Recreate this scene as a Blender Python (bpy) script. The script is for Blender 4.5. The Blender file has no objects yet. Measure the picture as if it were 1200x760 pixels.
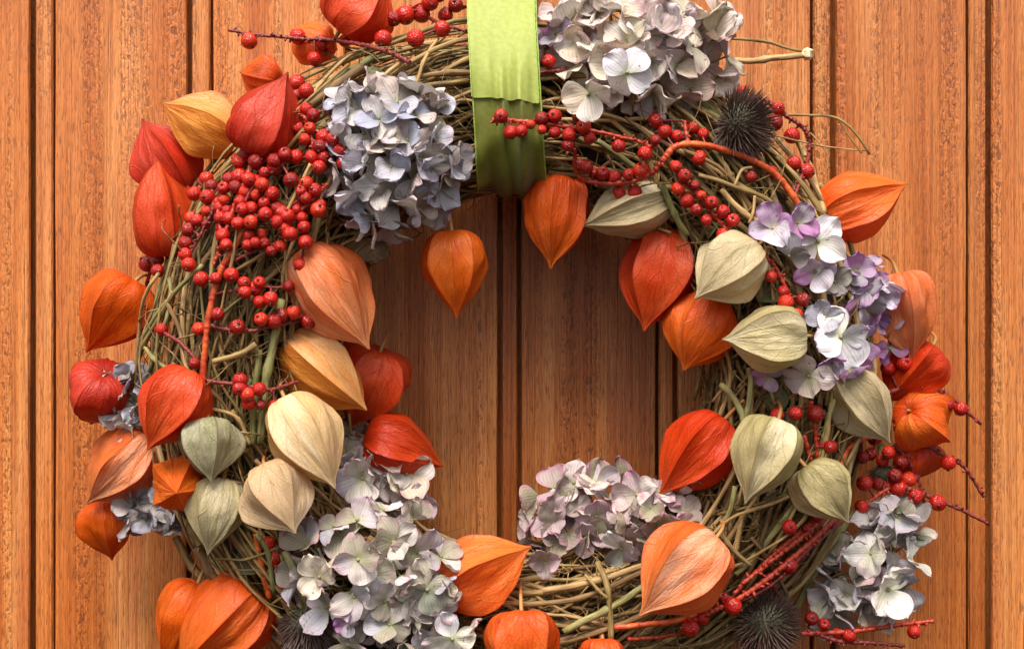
import bpy, math, random
from mathutils import Vector, Matrix, Quaternion, noise

random.seed(11)
R = math.radians
SC = bpy.context.scene
COL = SC.collection

# ------------------------------------------------------------------ camera
S = 0.0005            # metres per photo pixel on the wreath plane
PLANE = -0.06         # depth of that plane in front of the door face (y = 0)
DIST = 0.75
CAMY = PLANE - DIST
cam = bpy.data.cameras.new('camera')
cam.sensor_width = 36.0
cam.lens = 36.0 * DIST / (1200 * S)
cam.clip_start = 0.02
cam.clip_end = 100
camo = bpy.data.objects.new('camera', cam)
COL.objects.link(camo)
camo.location = (0, CAMY, 0)
camo.rotation_euler = (R(90), 0, 0)
SC.camera = camo

# ------------------------------------------------------------------ sky, sun, exposure
SUN_EL, SUN_ROT = 60.0, 192.0
world = bpy.data.worlds.new('World')
SC.world = world
world.use_nodes = True
wn, wl = world.node_tree.nodes, world.node_tree.links
wn.clear()
sky = wn.new('ShaderNodeTexSky')
sky.sky_type = 'NISHITA'
sky.sun_disc = False
sky.sun_elevation = R(SUN_EL)
sky.sun_rotation = R(SUN_ROT)
sky.air_density = 1.0
sky.dust_density = 3.0
hs = wn.new('ShaderNodeHueSaturation')
hs.inputs['Saturation'].default_value = 0.10
bg = wn.new('ShaderNodeBackground')
bg.inputs['Strength'].default_value = 0.10
wo = wn.new('ShaderNodeOutputWorld')
wl.new(sky.outputs[0], hs.inputs['Color'])
wl.new(hs.outputs[0], bg.inputs['Color'])
wl.new(bg.outputs[0], wo.inputs['Surface'])
sun = bpy.data.lights.new('sun', 'SUN')
sun.energy = 2.7
sun.angle = R(36)
sun.color = (1.0, 0.94, 0.85)
suno = bpy.data.objects.new('sun', sun)
COL.objects.link(suno)
sd = Vector((math.sin(R(SUN_ROT)) * math.cos(R(SUN_EL)), math.cos(R(SUN_ROT)) * math.cos(R(SUN_EL)), math.sin(R(SUN_EL))))
suno.rotation_euler = sd.to_track_quat('Z', 'Y').to_euler()
suno.location = sd * 3
SC.view_settings.view_transform = 'Standard'
SC.view_settings.look = 'None'
SC.view_settings.gamma = 1.0
SC.view_settings.exposure = 1.0
SC.view_settings.use_curve_mapping = False
SC.render.engine = 'CYCLES'
SC.cycles.use_denoising = True
SC.cycles.max_bounces = 5
SC.cycles.diffuse_bounces = 3
SC.cycles.glossy_bounces = 2
SC.cycles.transmission_bounces = 3
SC.cycles.transparent_max_bounces = 8

# ------------------------------------------------------------------ helpers
def P(px, py, y):
    """world point that lies at depth y on the line of sight of photo pixel px, py"""
    k = (y - CAMY) / DIST * S
    return Vector(((px - 600) * k, y, (380 - py) * k))

RC = Vector(((608 - 600) * S, -0.054, (380 - 432) * S))   # wreath centre
def ring_size(phi):
    """ring radius and tube radius at an angle: the ring is fuller on its left side"""
    l, t = max(0.0, -math.cos(phi)), max(0.0, math.sin(phi))
    return 0.154 + 0.009 * l - 0.004 * t, 0.050 + 0.006 * l

def surf(px, py):
    """depth of the front of the twig ring under a photo pixel"""
    p = P(px, py, PLANE - 0.02)
    dx, dz = p.x - RC.x, p.z - RC.z
    rr, rt = ring_size(math.atan2(dz, dx))
    dr = math.hypot(dx, dz) - rr
    if abs(dr) >= rt:
        return RC.y + 0.004
    return RC.y - math.sqrt(rt * rt - dr * dr)

def mesh(name, verts, faces, uvs=None, smooth=True, mats=(), midx=None):
    me = bpy.data.meshes.new(name)
    me.from_pydata([tuple(v) for v in verts], [], faces)
    if uvs is not None:
        lay = me.uv_layers.new(name='UVMap')
        vi = [0] * len(me.loops)
        me.loops.foreach_get('vertex_index', vi)
        flat = []
        for i in vi:
            flat += [uvs[i][0], uvs[i][1]]
        lay.data.foreach_set('uv', flat)
    if smooth:
        me.polygons.foreach_set('use_smooth', [True] * len(me.polygons))
    for m in mats:
        me.materials.append(m)
    if midx:
        me.polygons.foreach_set('material_index', midx)
    me.update()
    return me

def obj(name, me, parent=None, loc=None, rot=None):
    o = bpy.data.objects.new(name, me)
    COL.objects.link(o)
    if parent is not None:
        o.parent = parent
    if loc is not None:
        o.location = loc
    if rot is not None:
        o.rotation_mode = 'QUATERNION'
        o.rotation_quaternion = rot
    return o

def thing(name, label, cat, loc=(0, 0, 0), group=None, rot=None):
    o = obj(name, None, None, loc, rot)
    o.empty_display_size = 0.01
    o['label'] = label
    o['category'] = cat
    if group:
        o['group'] = group
    return o

def catmull(pts, n):
    pts = [Vector(p) for p in pts]
    if len(pts) == 2:
        return [pts[0].lerp(pts[1], i / n) for i in range(n + 1)]
    q = [pts[0] * 2 - pts[1]] + pts + [pts[-1] * 2 - pts[-2]]
    out = []
    m = len(pts) - 1
    for i in range(n + 1):
        t = i / n * m
        k = min(int(t), m - 1)
        f = t - k
        a, b, c, d = q[k], q[k + 1], q[k + 2], q[k + 3]
        out.append(0.5 * ((2 * b) + (c - a) * f + (2 * a - 5 * b + 4 * c - d) * f * f + (3 * b - a - 3 * c + d) * f * f * f))
    return out

def tube(path, radii, seg=6, caps=True, buf=None, flat=1.0):
    """swept tube; buf = (verts, faces, uvs) collects several tubes in one mesh"""
    V, F, U = buf if buf is not None else ([], [], [])
    base = len(V)
    n = len(path)
    t0 = (path[1] - path[0]).normalized()
    ref = Vector((0, 1, 0)) if abs(t0.y) < 0.9 else Vector((1, 0, 0))
    nrm = t0.cross(ref).normalized()
    acc = 0.0
    for i, p in enumerate(path):
        if i == 0:
            t = t0
        elif i == n - 1:
            t = (path[i] - path[i - 1]).normalized()
        else:
            t = (path[i + 1] - path[i - 1]).normalized()
        nrm = (nrm - t * nrm.dot(t))
        nrm = nrm.normalized() if nrm.length > 1e-9 else t.orthogonal().normalized()
        bn = t.cross(nrm)
        if i:
            acc += (path[i] - path[i - 1]).length
        r = radii[i] if hasattr(radii, '__len__') else radii
        for k in range(seg):
            a = 2 * math.pi * k / seg
            V.append(p + nrm * (math.cos(a) * r) + bn * (math.sin(a) * r * flat))
            U.append((k / seg, acc))
    for i in range(n - 1):
        for k in range(seg):
            a = base + i * seg + k
            b = base + i * seg + (k + 1) % seg
            F.append((a, b, b + seg, a + seg))
    if caps:
        F.append(tuple(base + k for k in reversed(range(seg))))
        F.append(tuple(base + (n - 1) * seg + k for k in range(seg)))
    return V, F, U

# ------------------------------------------------------------------ material tools
class NT:
    def __init__(self, name):
        self.m = bpy.data.materials.new(name)
        self.m.use_nodes = True
        self.t = self.m.node_tree
        self.t.nodes.clear()
        self.out = self.t.nodes.new('ShaderNodeOutputMaterial')
        self.b = self.t.nodes.new('ShaderNodeBsdfPrincipled')
        self.t.links.new(self.b.outputs[0], self.out.inputs['Surface'])
    def n(self, typ, ins=None, **props):
        nd = self.t.nodes.new('ShaderNode' + typ)
        for k, v in props.items():
            setattr(nd, k, v)
        for k, v in (ins or {}).items():
            self.set(nd.inputs[k], v)
        return nd
    def set(self, sock, v):
        if hasattr(v, 'is_output') or isinstance(v, bpy.types.NodeSocket):
            self.t.links.new(v, sock)
        else:
            if sock.type == 'RGBA' and len(v) == 3:
                v = (*v, 1)
            sock.default_value = v
    def math(self, op, a, b=None, c=None, clamp=False):
        nd = self.n('Math', operation=op, use_clamp=clamp)
        self.set(nd.inputs[0], a)
        if b is not None:
            self.set(nd.inputs[1], b)
        if c is not None:
            self.set(nd.inputs[2], c)
        return nd.outputs[0]
    def mix(self, f, a, b, blend='MIX'):
        nd = self.n('Mix', data_type='RGBA', blend_type=blend)
        self.set(nd.inputs['Factor'], f)
        self.set(nd.inputs['A'] if False else nd.inputs[6], a)
        self.set(nd.inputs[7], b)
        return nd.outputs[2]
    def ramp(self, f, stops, interp='LINEAR'):
        nd = self.n('ValToRGB')
        cr = nd.color_ramp
        cr.interpolation = interp
        while len(cr.elements) < len(stops):
            cr.elements.new(0.5)
        for e, (p, c) in zip(cr.elements, stops):
            e.position = p
            e.color = (c, c, c, 1) if not hasattr(c, '__len__') else (*c, 1)
        self.set(nd.inputs[0], f)
        return nd.outputs[0]
    def mapr(self, f, a, b, c=0.0, d=1.0):
        nd = self.n('MapRange', {0: f, 1: a, 2: b, 3: c, 4: d})
        return nd.outputs[0]
    def noise(self, vec, scale, detail=4, rough=0.55, dist=0.0, dim='3D', w=None):
        nd = self.n('TexNoise', noise_dimensions=dim)
        self.set(nd.inputs['Vector'], vec)
        if w is not None:
            self.set(nd.inputs['W'], w)
        self.set(nd.inputs['Scale'], scale)
        self.set(nd.inputs['Detail'], detail)
        self.set(nd.inputs['Roughness'], rough)
        self.set(nd.inputs['Distortion'], dist)
        return nd.outputs[0]
    def mapping(self, vec, scale=(1, 1, 1), loc=(0, 0, 0)):
        nd = self.n('Mapping')
        self.set(nd.inputs['Vector'], vec)
        self.set(nd.inputs['Location'], loc)
        self.set(nd.inputs['Scale'], scale)
        return nd.outputs[0]
    def bump(self, h, strength=0.5, dist=0.001):
        nd = self.n('Bump', {'Height': h, 'Strength': strength, 'Distance': dist})
        self.t.links.new(nd.outputs[0], self.b.inputs['Normal'])
        return nd.outputs[0]
    def translucent(self, color, fac, normal=None):
        tr = self.n('BsdfTranslucent', {'Color': color})
        mx = self.n('MixShader', {0: fac})
        self.t.links.new(self.b.outputs[0], mx.inputs[1])
        self.t.links.new(tr.outputs[0], mx.inputs[2])
        self.t.links.new(mx.outputs[0], self.out.inputs['Surface'])

def wood_material():
    g = NT('varnished_oak')
    tc = g.n('TexCoord').outputs['Object']
    rnd = g.n('ObjectInfo').outputs['Random']
    off = g.n('CombineXYZ', {0: g.math('MULTIPLY', rnd, 7.3), 1: g.math('MULTIPLY', rnd, 3.1), 2: g.math('MULTIPLY', rnd, 11.7)}).outputs[0]
    v = g.n('VectorMath', {0: tc, 1: off}, operation='ADD').outputs[0]
    # slow sideways wander of the grain
    bands = g.noise(g.mapping(v, (70, 20, 1.2)), 1.0, 2, 0.6)           # broad growth bands
    wv = g.n('CombineXYZ', {0: g.math('MULTIPLY', bands, 0.008)}).outputs[0]
    v = g.n('VectorMath', {0: v, 1: wv}, operation='ADD').outputs[0]
    lines = g.noise(g.mapping(v, (640, 60, 4)), 1.0, 3, 0.9)           # fine parallel lines
    pores = g.noise(g.mapping(v, (1500, 300, 110)), 1.0, 1, 0.6)         # short open pores
    curl = g.noise(g.mapping(v, (560, 300, 230)), 1.0, 1, 0.5, 0.9)     # crazed, wavy grain
    zone = g.ramp(g.noise(g.mapping(v, (85, 20, 1.6)), 1.0, 1), [(0.52, 0.10), (0.62, 1.0)])
    tone = g.noise(g.mapping(v, (34, 20, 1.6)), 1.0, 1)
    col = g.ramp(tone, [(0.30, (0.56, 0.155, 0.026)), (0.48, (0.68, 0.225, 0.050)), (0.58, (0.76, 0.300, 0.088)), (0.72, (0.60, 0.182, 0.046))])
    col = g.mix(g.mapr(lines, 0.42, 0.64), col, g.mix(1.0, col, (0.66, 0.50, 0.42), 'MULTIPLY'))
    pm = g.ramp(pores, [(0.33, 1.0), (0.42, 0.0)])
    cm = g.math('MULTIPLY', g.ramp(curl, [(0.38, 1.0), (0.45, 0.0)]), zone)
    lm = g.ramp(lines, [(0.32, 1.0), (0.39, 0.0)])
    dark = g.math('MAXIMUM', g.math('MULTIPLY', pm, 0.55), g.math('MAXIMUM', g.math('MULTIPLY', cm, 0.62), g.math('MULTIPLY', lm, 0.8)))
    col = g.mix(dark, col, (0.11, 0.026, 0.008))
    pv = g.mapr(rnd, 0, 1, 0.84, 1.10)
    col = g.mix(1.0, col, g.n('CombineXYZ', {0: pv, 1: pv, 2: pv}).outputs[0], 'MULTIPLY')
    g.set(g.b.inputs['Base Color'], col)
    h = g.math('ADD', g.math('MULTIPLY', lines, 1.0), g.math('ADD', g.math('MULTIPLY', pores, 0.55), g.math('MULTIPLY', g.math('MULTIPLY', curl, zone), 0.8)))
    g.bump(h, 1.0, 0.0011)
    g.set(g.b.inputs['Roughness'], g.mapr(lines, 0.3, 0.7, 0.38, 0.5))
    g.b.inputs['Specular IOR Level'].default_value = 0.5
    g.b.inputs['Coat Weight'].default_value = 0.15
    g.b.inputs['Coat Roughness'].default_value = 0.30
    return g.m

def husk_material(name, base, mid, tip, pale, pale_amt, vein, trans=0.32):
    g = NT(name)
    uv = g.n('TexCoord').outputs['UV']
    sep = g.n('SeparateXYZ', {0: uv})
    u, vv = sep.outputs[0], sep.outputs[1]
    oc = g.n('TexCoord').outputs['Object']
    rnd = g.n('ObjectInfo').outputs['Random']
    rv = g.n('CombineXYZ', {0: g.math('MULTIPLY', rnd, 9.0), 1: g.math('MULTIPLY', rnd, 5.0)}).outputs[0]
    p = g.n('VectorMath', {0: oc, 1: rv}, operation='ADD').outputs[0]
    wn_ = g.noise(p, 95, 1)
    wob = g.math('MULTIPLY', g.math('SUBTRACT', wn_, 0.5), 0.35)
    t = g.math('ADD', vv, wob)
    col = g.ramp(t, [(0.02, base), (0.45, mid), (0.92, tip)])
    buv = g.n('VectorMath', {0: g.mapping(uv, (1.6, 1.5, 1.0)), 1: g.n('VectorMath', {0: rv, 'Scale': 3.0}, operation='SCALE').outputs[0]}, operation='ADD').outputs[0]
    blotch = g.ramp(g.noise(buv, 1.3, 4, 0.62), [(0.34, 0.0), (0.66, 1.0)])
    amt = g.math('MULTIPLY', blotch, g.math('MULTIPLY', pale_amt, g.mapr(rnd, 0.15, 1, 0.05, 1.9)), clamp=True)
    col = g.mix(amt, col, pale)
    # veins: two edge ribs, one middle rib, feathered branches and a fine net
    ud = g.math('ABSOLUTE', g.math('SUBTRACT', u, 0.5))
    wig = g.math('MULTIPLY', wob, 0.06)
    edge = g.ramp(g.math('ADD', ud, wig), [(0.468, 0.0), (0.494, 1.0)])
    midr = g.ramp(g.math('ADD', ud, wig), [(0.0, 1.0), (0.035, 0.0)])
    br = g.math('FRACT', g.math('ADD', g.math('MULTIPLY', vv, 6.5), g.math('ADD', g.math('MULTIPLY', ud, -3.2), g.math('MULTIPLY', wn_, 0.8))))
    brl = g.ramp(g.math('ABSOLUTE', g.math('SUBTRACT', br, 0.5)), [(0.0, 1.0), (0.045, 0.0)])
    net = g.n('TexVoronoi', {'Vector': p, 'Scale': 400.0}, feature='DISTANCE_TO_EDGE').outputs[0]
    netl = g.ramp(net, [(0.0, 1.0), (0.10, 0.0)])
    vm = g.math('MAXIMUM', g.math('MAXIMUM', g.math('MULTIPLY', edge, 0.65), g.math('MULTIPLY', midr, 0.45)), g.math('MAXIMUM', g.math('MULTIPLY', brl, 0.35), g.math('MULTIPLY', netl, 0.22)))
    col = g.mix(vm, col, vein)
    val = g.mapr(rnd, 0, 1, 0.88, 1.08)
    col = g.mix(1.0, col, g.n('CombineXYZ', {0: val, 1: val, 2: val}).outputs[0], 'MULTIPLY')
    speck = g.ramp(g.noise(p, 700, 0, 0.5), [(0.76, 0.0), (0.80, 1.0)])
    col = g.mix(g.math('MULTIPLY', speck, 0.25), col, (0.20, 0.05, 0.02))
    g.set(g.b.inputs['Base Color'], col)
    ruv = g.n('VectorMath', {0: g.mapping(uv, (5.0, 2.6, 1.0)), 1: g.n('VectorMath', {0: rv, 'Scale': 7.0}, operation='SCALE').outputs[0]}, operation='ADD').outputs[0]
    crump = g.noise(ruv, 1.0, 3, 0.6, 0.5)
    h = g.math('ADD', g.math('MULTIPLY', crump, 1.0), g.math('ADD', g.math('MULTIPLY', brl, 0.12), g.math('MULTIPLY', netl, 0.05)))
    g.bump(h, 0.75, 0.0020)
    g.set(g.b.inputs['Roughness'], g.mapr(crump, 0.3, 0.7, 0.36, 0.55))
    g.b.inputs['Specular IOR Level'].default_value = 0.36
    g.translucent(col, trans)
    return g.m

def petal_material(name, pal, edge, center, edge_amt=0.5, trans=0.2):
    g = NT(name)
    uv = g.n('TexCoord').outputs['UV']
    sep = g.n('SeparateXYZ', {0: uv})
    u, vv = sep.outputs[0], sep.outputs[1]
    oc = g.n('TexCoord').outputs['Object']
    rnd = g.n('ObjectInfo').outputs['Random']
    rv = g.n('CombineXYZ', {0: g.math('MULTIPLY', rnd, 40.0), 1: g.math('MULTIPLY', rnd, 20.0)}).outputs[0]
    p = g.n('VectorMath', {0: oc, 1: rv}, operation='ADD').outputs[0]
    p = g.mapping(p, (2.2, 2.2, 2.2))
    n = len(pal)
    col = g.ramp(rnd, [(i / n, tuple(x * q for x, q in zip(c, (1.04, 0.98, 0.92)))) for i, c in enumerate(pal)], 'CONSTANT')
    ud = g.math('ABSOLUTE', g.math('SUBTRACT', u, 0.5))
    rim = g.math('MAXIMUM', g.math('MULTIPLY', ud, 2.0), vv)
    nz = g.noise(p, 0.9, 3, 0.6)
    rimm = g.ramp(g.math('ADD', rim, g.math('MULTIPLY', g.math('SUBTRACT', nz, 0.5), 0.9)), [(0.72, 0.0), (1.05, 1.0)])
    col = g.mix(g.math('MULTIPLY', rimm, g.math('MULTIPLY', edge_amt, g.math('FRACT', g.math('MULTIPLY', rnd, 7.7)))), col, edge)
    col = g.mix(g.ramp(vv, [(0.0, 0.75), (0.4, 0.0)]), col, center)
    col = g.mix(g.math('MULTIPLY', g.ramp(nz, [(0.5, 0.0), (0.75, 1.0)]), 0.4), col, g.mix(1.0, col, (0.62, 0.56, 0.44), 'MULTIPLY'))
    fan = g.math('FRACT', g.math('ADD', g.math('MULTIPLY', u, 9.0), g.math('MULTIPLY', nz, 1.6)))
    vl = g.ramp(g.math('ABSOLUTE', g.math('SUBTRACT', fan, 0.5)), [(0.0, 1.0), (0.16, 0.0)])
    mr = g.ramp(ud, [(0.0, 1.0), (0.03, 0.0)])
    vm = g.math('MAXIMUM', g.math('MULTIPLY', vl, 0.42), g.math('MULTIPLY', mr, 0.45))
    col = g.mix(vm, col, g.mix(1.0, col, (0.45, 0.42, 0.40), 'MULTIPLY'))
    spot = g.ramp(g.noise(p, 4.0, 0), [(0.79, 0.0), (0.82, 1.0)])
    col = g.mix(g.math('MULTIPLY', spot, 0.7), col, (0.20, 0.10, 0.05))
    g.set(g.b.inputs['Base Color'], col)
    g.bump(g.math('SUBTRACT', g.math('MULTIPLY', nz, 1.2), g.math('MULTIPLY', vm, 0.5)), 0.5, 0.0012)
    g.b.inputs['Roughness'].default_value = 0.62
    g.b.inputs['Specular IOR Level'].default_value = 0.35
    g.translucent(col, trans)
    return g.m

def twig_material(name, pal, rough=0.62):
    g = NT(name)
    uv = g.n('TexCoord').outputs['UV']
    rnd = g.n('ObjectInfo').outputs['Random']
    oc = g.n('TexCoord').outputs['Object']
    if name == 'loose_straw':
        rnd = g.noise(oc, 160, 1)
        rnd = g.mapr(rnd, 0.3, 0.7)
    n = len(pal)
    col = g.ramp(rnd, [(i / max(1, n - 1), c) for i, c in enumerate(pal)])
    st = g.noise(g.mapping(uv, (9, 90, 1)), 1.0, 2, 0.65, 0.0, '4D', g.math('MULTIPLY', rnd, 37.0))
    col = g.mix(g.ramp(st, [(0.35, 0.8), (0.55, 0.0)]), col, g.mix(1.0, col, (0.34, 0.27, 0.20), 'MULTIPLY'))
    pt = g.noise(oc, 60, 1)
    col = g.mix(g.ramp(pt, [(0.45, 0.0), (0.65, 0.7)]), col, g.mix(1.0, col, (0.55, 0.50, 0.38), 'MULTIPLY'))
    g.set(g.b.inputs['Base Color'], col)
    g.bump(st, 0.7, 0.0007)
    g.b.inputs['Roughness'].default_value = rough
    g.b.inputs['Specular IOR Level'].default_value = 0.35
    return g.m

def plain(name, c1, c2, scale=300, rough=0.5, bump=0.4, bd=0.0006, rndamt=0.0, spec=0.5):
    g = NT(name)
    oc = g.n('TexCoord').outputs['Object']
    nz = g.noise(oc, scale, 4, 0.6)
    col = g.mix(g.ramp(nz, [(0.35, 0.0), (0.65, 1.0)]), c1, c2)
    if rndamt:
        v = g.mapr(g.n('ObjectInfo').outputs['Random'], 0, 1, 1 - rndamt, 1 + rndamt * 0.4)
        col = g.mix(1.0, col, g.n('CombineXYZ', {0: v, 1: v, 2: v}).outputs[0], 'MULTIPLY')
    g.set(g.b.inputs['Base Color'], col)
    g.bump(nz, bump, bd)
    g.b.inputs['Roughness'].default_value = rough
    g.b.inputs['Specular IOR Level'].default_value = spec
    return g.m

def berry_material():
    g = NT('berry_skin')
    oc = g.n('TexCoord').outputs['Object']
    rnd = g.n('ObjectInfo').outputs['Random']
    p = g.n('VectorMath', {0: oc, 1: g.n('CombineXYZ', {0: g.math('MULTIPLY', rnd, 30.0), 1: rnd}).outputs[0]}, operation='ADD').outputs[0]
    vo = g.n('TexVoronoi', {'Vector': p, 'Scale': 3.6}, feature='DISTANCE_TO_EDGE').outputs[0]
    nz = g.noise(p, 3.0, 2, 0.65)
    col = g.ramp(rnd, [(0.0, (0.20, 0.004, 0.003)), (0.3, (0.44, 0.006, 0.003)), (0.8, (0.60, 0.013, 0.004)), (1.0, (0.68, 0.035, 0.006))])
    col = g.mix(g.ramp(vo, [(0.0, 0.5), (0.22, 0.0)]), col, (0.20, 0.008, 0.006))
    col = g.mix(g.math('MULTIPLY', g.ramp(nz, [(0.5, 0.0), (0.75, 1.0)]), 0.20), col, (0.70, 0.10, 0.02))
    g.set(g.b.inputs['Base Color'], col)
    g.bump(g.math('ADD', g.math('MULTIPLY', g.ramp(vo, [(0.0, 0.0), (0.3, 1.0)]), 0.5), nz), 0.45, 0.0011)
    g.b.inputs['Roughness'].default_value = 0.19
    g.b.inputs['Specular IOR Level'].default_value = 0.45
    return g.m

def ribbon_material(name, c1, c2):
    g = NT(name)
    uv = g.n('TexCoord').outputs['UV']
    warp = g.n('TexWave', {'Vector': uv, 'Scale': 34.0, 'Distortion': 0.6, 'Detail': 1.0}, bands_direction='Y').outputs[1]
    weft = g.n('TexWave', {'Vector': uv, 'Scale': 30.0, 'Distortion': 0.4}, bands_direction='X').outputs[1]
    nz = g.noise(uv, 3.5, 3)
    col = g.mix(g.ramp(nz, [(0.3, 0.0), (0.7, 1.0)]), c1, c2)
    w = g.math('MULTIPLY', warp, weft)
    col = g.mix(g.math('MULTIPLY', w, 0.35), col, g.mix(1.0, col, (0.6, 0.62, 0.5), 'MULTIPLY'))
    g.set(g.b.inputs['Base Color'], col)
    g.bump(g.math('ADD', warp, g.math('MULTIPLY', weft, 0.6)), 0.25, 0.0003)
    g.b.inputs['Roughness'].default_value = 0.42
    g.b.inputs['Sheen Weight'].default_value = 0.25
    g.translucent(col, 0.25)
    return g.m

M = {}
M['wood'] = wood_material()
RED, ORA = (0.64, 0.028, 0.006), (0.66, 0.085, 0.010)
H = dict(
    red=husk_material('husk_red', (0.46, 0.016, 0.005), RED, (0.55, 0.045, 0.014), (0.64, 0.11, 0.05), 0.28, (0.22, 0.010, 0.005)),
    scarlet=husk_material('husk_scarlet', (0.56, 0.024, 0.005), (0.74, 0.050, 0.004), (0.76, 0.085, 0.008), (0.84, 0.18, 0.05), 0.32, (0.34, 0.018, 0.006)),
    orange=husk_material('husk_orange', (0.68, 0.045, 0.004), (0.82, 0.100, 0.003), (0.84, 0.17, 0.010), (0.86, 0.30, 0.07), 0.32, (0.42, 0.030, 0.006)),
    amber=husk_material('husk_amber', (0.72, 0.048, 0.003), (0.86, 0.135, 0.003), (0.80, 0.105, 0.003), (0.86, 0.32, 0.04), 0.26, (0.40, 0.040, 0.006)),
    peach=husk_material('husk_peach', (0.76, 0.070, 0.005), (0.82, 0.16, 0.020), (0.84, 0.28, 0.08), (0.86, 0.48, 0.28), 0.75, (0.60, 0.085, 0.018)),
    fade=husk_material('husk_fading_orange', (0.80, 0.150, 0.004), (0.86, 0.33, 0.045), (0.82, 0.26, 0.035), (0.88, 0.60, 0.32), 0.85, (0.55, 0.16, 0.030)),
    cream=husk_material('husk_cream', (0.72, 0.36, 0.10), (0.80, 0.53, 0.24), (0.74, 0.50, 0.24), (0.82, 0.65, 0.42), 0.6, (0.60, 0.32, 0.11)),
    tan=husk_material('husk_tan', (0.66, 0.36, 0.13), (0.68, 0.45, 0.24), (0.62, 0.42, 0.24), (0.76, 0.60, 0.42), 0.6, (0.44, 0.26, 0.11)),
    green=husk_material('husk_green_straw', (0.29, 0.26, 0.075), (0.56, 0.45, 0.21), (0.60, 0.47, 0.25), (0.72, 0.61, 0.40), 0.65, (0.34, 0.27, 0.10)),
    straw=husk_material('husk_pale_straw', (0.50, 0.40, 0.18), (0.64, 0.50, 0.28), (0.60, 0.46, 0.25), (0.76, 0.65, 0.45), 0.6, (0.38, 0.28, 0.12)),
    sage=husk_material('husk_sage', (0.14, 0.19, 0.075), (0.30, 0.28, 0.13), (0.46, 0.37, 0.21), (0.54, 0.47, 0.32), 0.5, (0.16, 0.16, 0.07)),
)
M['husk_stem'] = plain('husk_stem', (0.45, 0.10, 0.02), (0.36, 0.20, 0.06), 200, 0.6)
GREY_IN = (0.30, 0.32, 0.14)
PM = dict(
    blue=petal_material('sepal_blue_grey', [(0.48, 0.50, 0.60), (0.40, 0.43, 0.57), (0.58, 0.57, 0.60), (0.66, 0.64, 0.62), (0.28, 0.25, 0.23), (0.54, 0.54, 0.64), (0.60, 0.52, 0.50), (0.36, 0.33, 0.26)], (0.42, 0.22, 0.34), (0.24, 0.25, 0.17), 0.55),
    white=petal_material('sepal_cream_white', [(0.72, 0.66, 0.56), (0.76, 0.73, 0.70), (0.60, 0.58, 0.62), (0.68, 0.58, 0.48), (0.55, 0.53, 0.42), (0.70, 0.60, 0.60), (0.74, 0.70, 0.66), (0.50, 0.46, 0.52)], (0.55, 0.25, 0.36), (0.46, 0.44, 0.24), 0.55),
    lilac=petal_material('sepal_lilac', [(0.40, 0.28, 0.44), (0.48, 0.40, 0.55), (0.30, 0.17, 0.34), (0.60, 0.56, 0.68), (0.34, 0.32, 0.38), (0.44, 0.22, 0.44)], (0.38, 0.12, 0.38), (0.44, 0.45, 0.28), 0.8),
    snow=petal_material('sepal_white', [(0.78, 0.77, 0.78), (0.76, 0.74, 0.66), (0.72, 0.72, 0.80)], (0.55, 0.30, 0.50), (0.55, 0.60, 0.35), 0.7),
    pale=petal_material('sepal_pale_green_white', [(0.54, 0.52, 0.50), (0.62, 0.60, 0.64), (0.40, 0.37, 0.30), (0.52, 0.47, 0.52), (0.28, 0.26, 0.21), (0.58, 0.55, 0.46), (0.46, 0.46, 0.54), (0.66, 0.61, 0.60)], (0.52, 0.20, 0.34), (0.36, 0.38, 0.17), 0.6),
    pink=petal_material('sepal_pink_grey', [(0.48, 0.40, 0.40), (0.58, 0.52, 0.49), (0.36, 0.33, 0.24), (0.50, 0.39, 0.44), (0.27, 0.26, 0.18), (0.64, 0.60, 0.60), (0.42, 0.34, 0.37), (0.34, 0.29, 0.27)], (0.58, 0.20, 0.34), (0.33, 0.34, 0.17), 0.75),
    grey=petal_material('sepal_grey_white', [(0.66, 0.66, 0.66), (0.56, 0.54, 0.48), (0.36, 0.35, 0.32), (0.70, 0.69, 0.72), (0.26, 0.28, 0.24), (0.46, 0.44, 0.40), (0.60, 0.57, 0.48), (0.40, 0.34, 0.38)], (0.42, 0.26, 0.36), (0.28, 0.31, 0.17), 0.5),
    slate=petal_material('sepal_slate', [(0.34, 0.34, 0.42), (0.46, 0.46, 0.54), (0.24, 0.22, 0.22), (0.52, 0.48, 0.50), (0.30, 0.28, 0.26)], (0.34, 0.24, 0.32), (0.22, 0.22, 0.16), 0.5),
)
M['floret'] = plain('floret_stalk', (0.34, 0.33, 0.14), (0.26, 0.20, 0.10), 500, 0.6)
M['berry'] = berry_material()
M['calyx'] = plain('berry_calyx', (0.06, 0.012, 0.008), (0.11, 0.02, 0.012), 900, 0.6)
M['redstem'] = plain('red_stem', (0.34, 0.018, 0.008), (0.44, 0.05, 0.014), 500, 0.45, 0.6)
M['darkstem'] = plain('dark_red_stem', (0.13, 0.012, 0.010), (0.22, 0.022, 0.014), 500, 0.5, 0.6)
M['orangestem'] = plain('orange_stem', (0.40, 0.028, 0.008), (0.66, 0.13, 0.02), 130, 0.45, 0.9, 0.001)
M['twig'] = twig_material('vine_twig', [(0.162, 0.089, 0.035), (0.389, 0.226, 0.086), (0.54, 0.338, 0.133), (0.281, 0.188, 0.062), (0.432, 0.254, 0.101), (0.605, 0.395, 0.172), (0.216, 0.122, 0.051), (0.389, 0.273, 0.094)])
M['straw'] = twig_material('loose_straw', [(0.13, 0.07, 0.023), (0.41, 0.244, 0.086), (0.238, 0.15, 0.051), (0.518, 0.338, 0.14)])
M['green'] = twig_material('green_stalk', [(0.20, 0.19, 0.06), (0.38, 0.34, 0.13), (0.26, 0.25, 0.09)])
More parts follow.
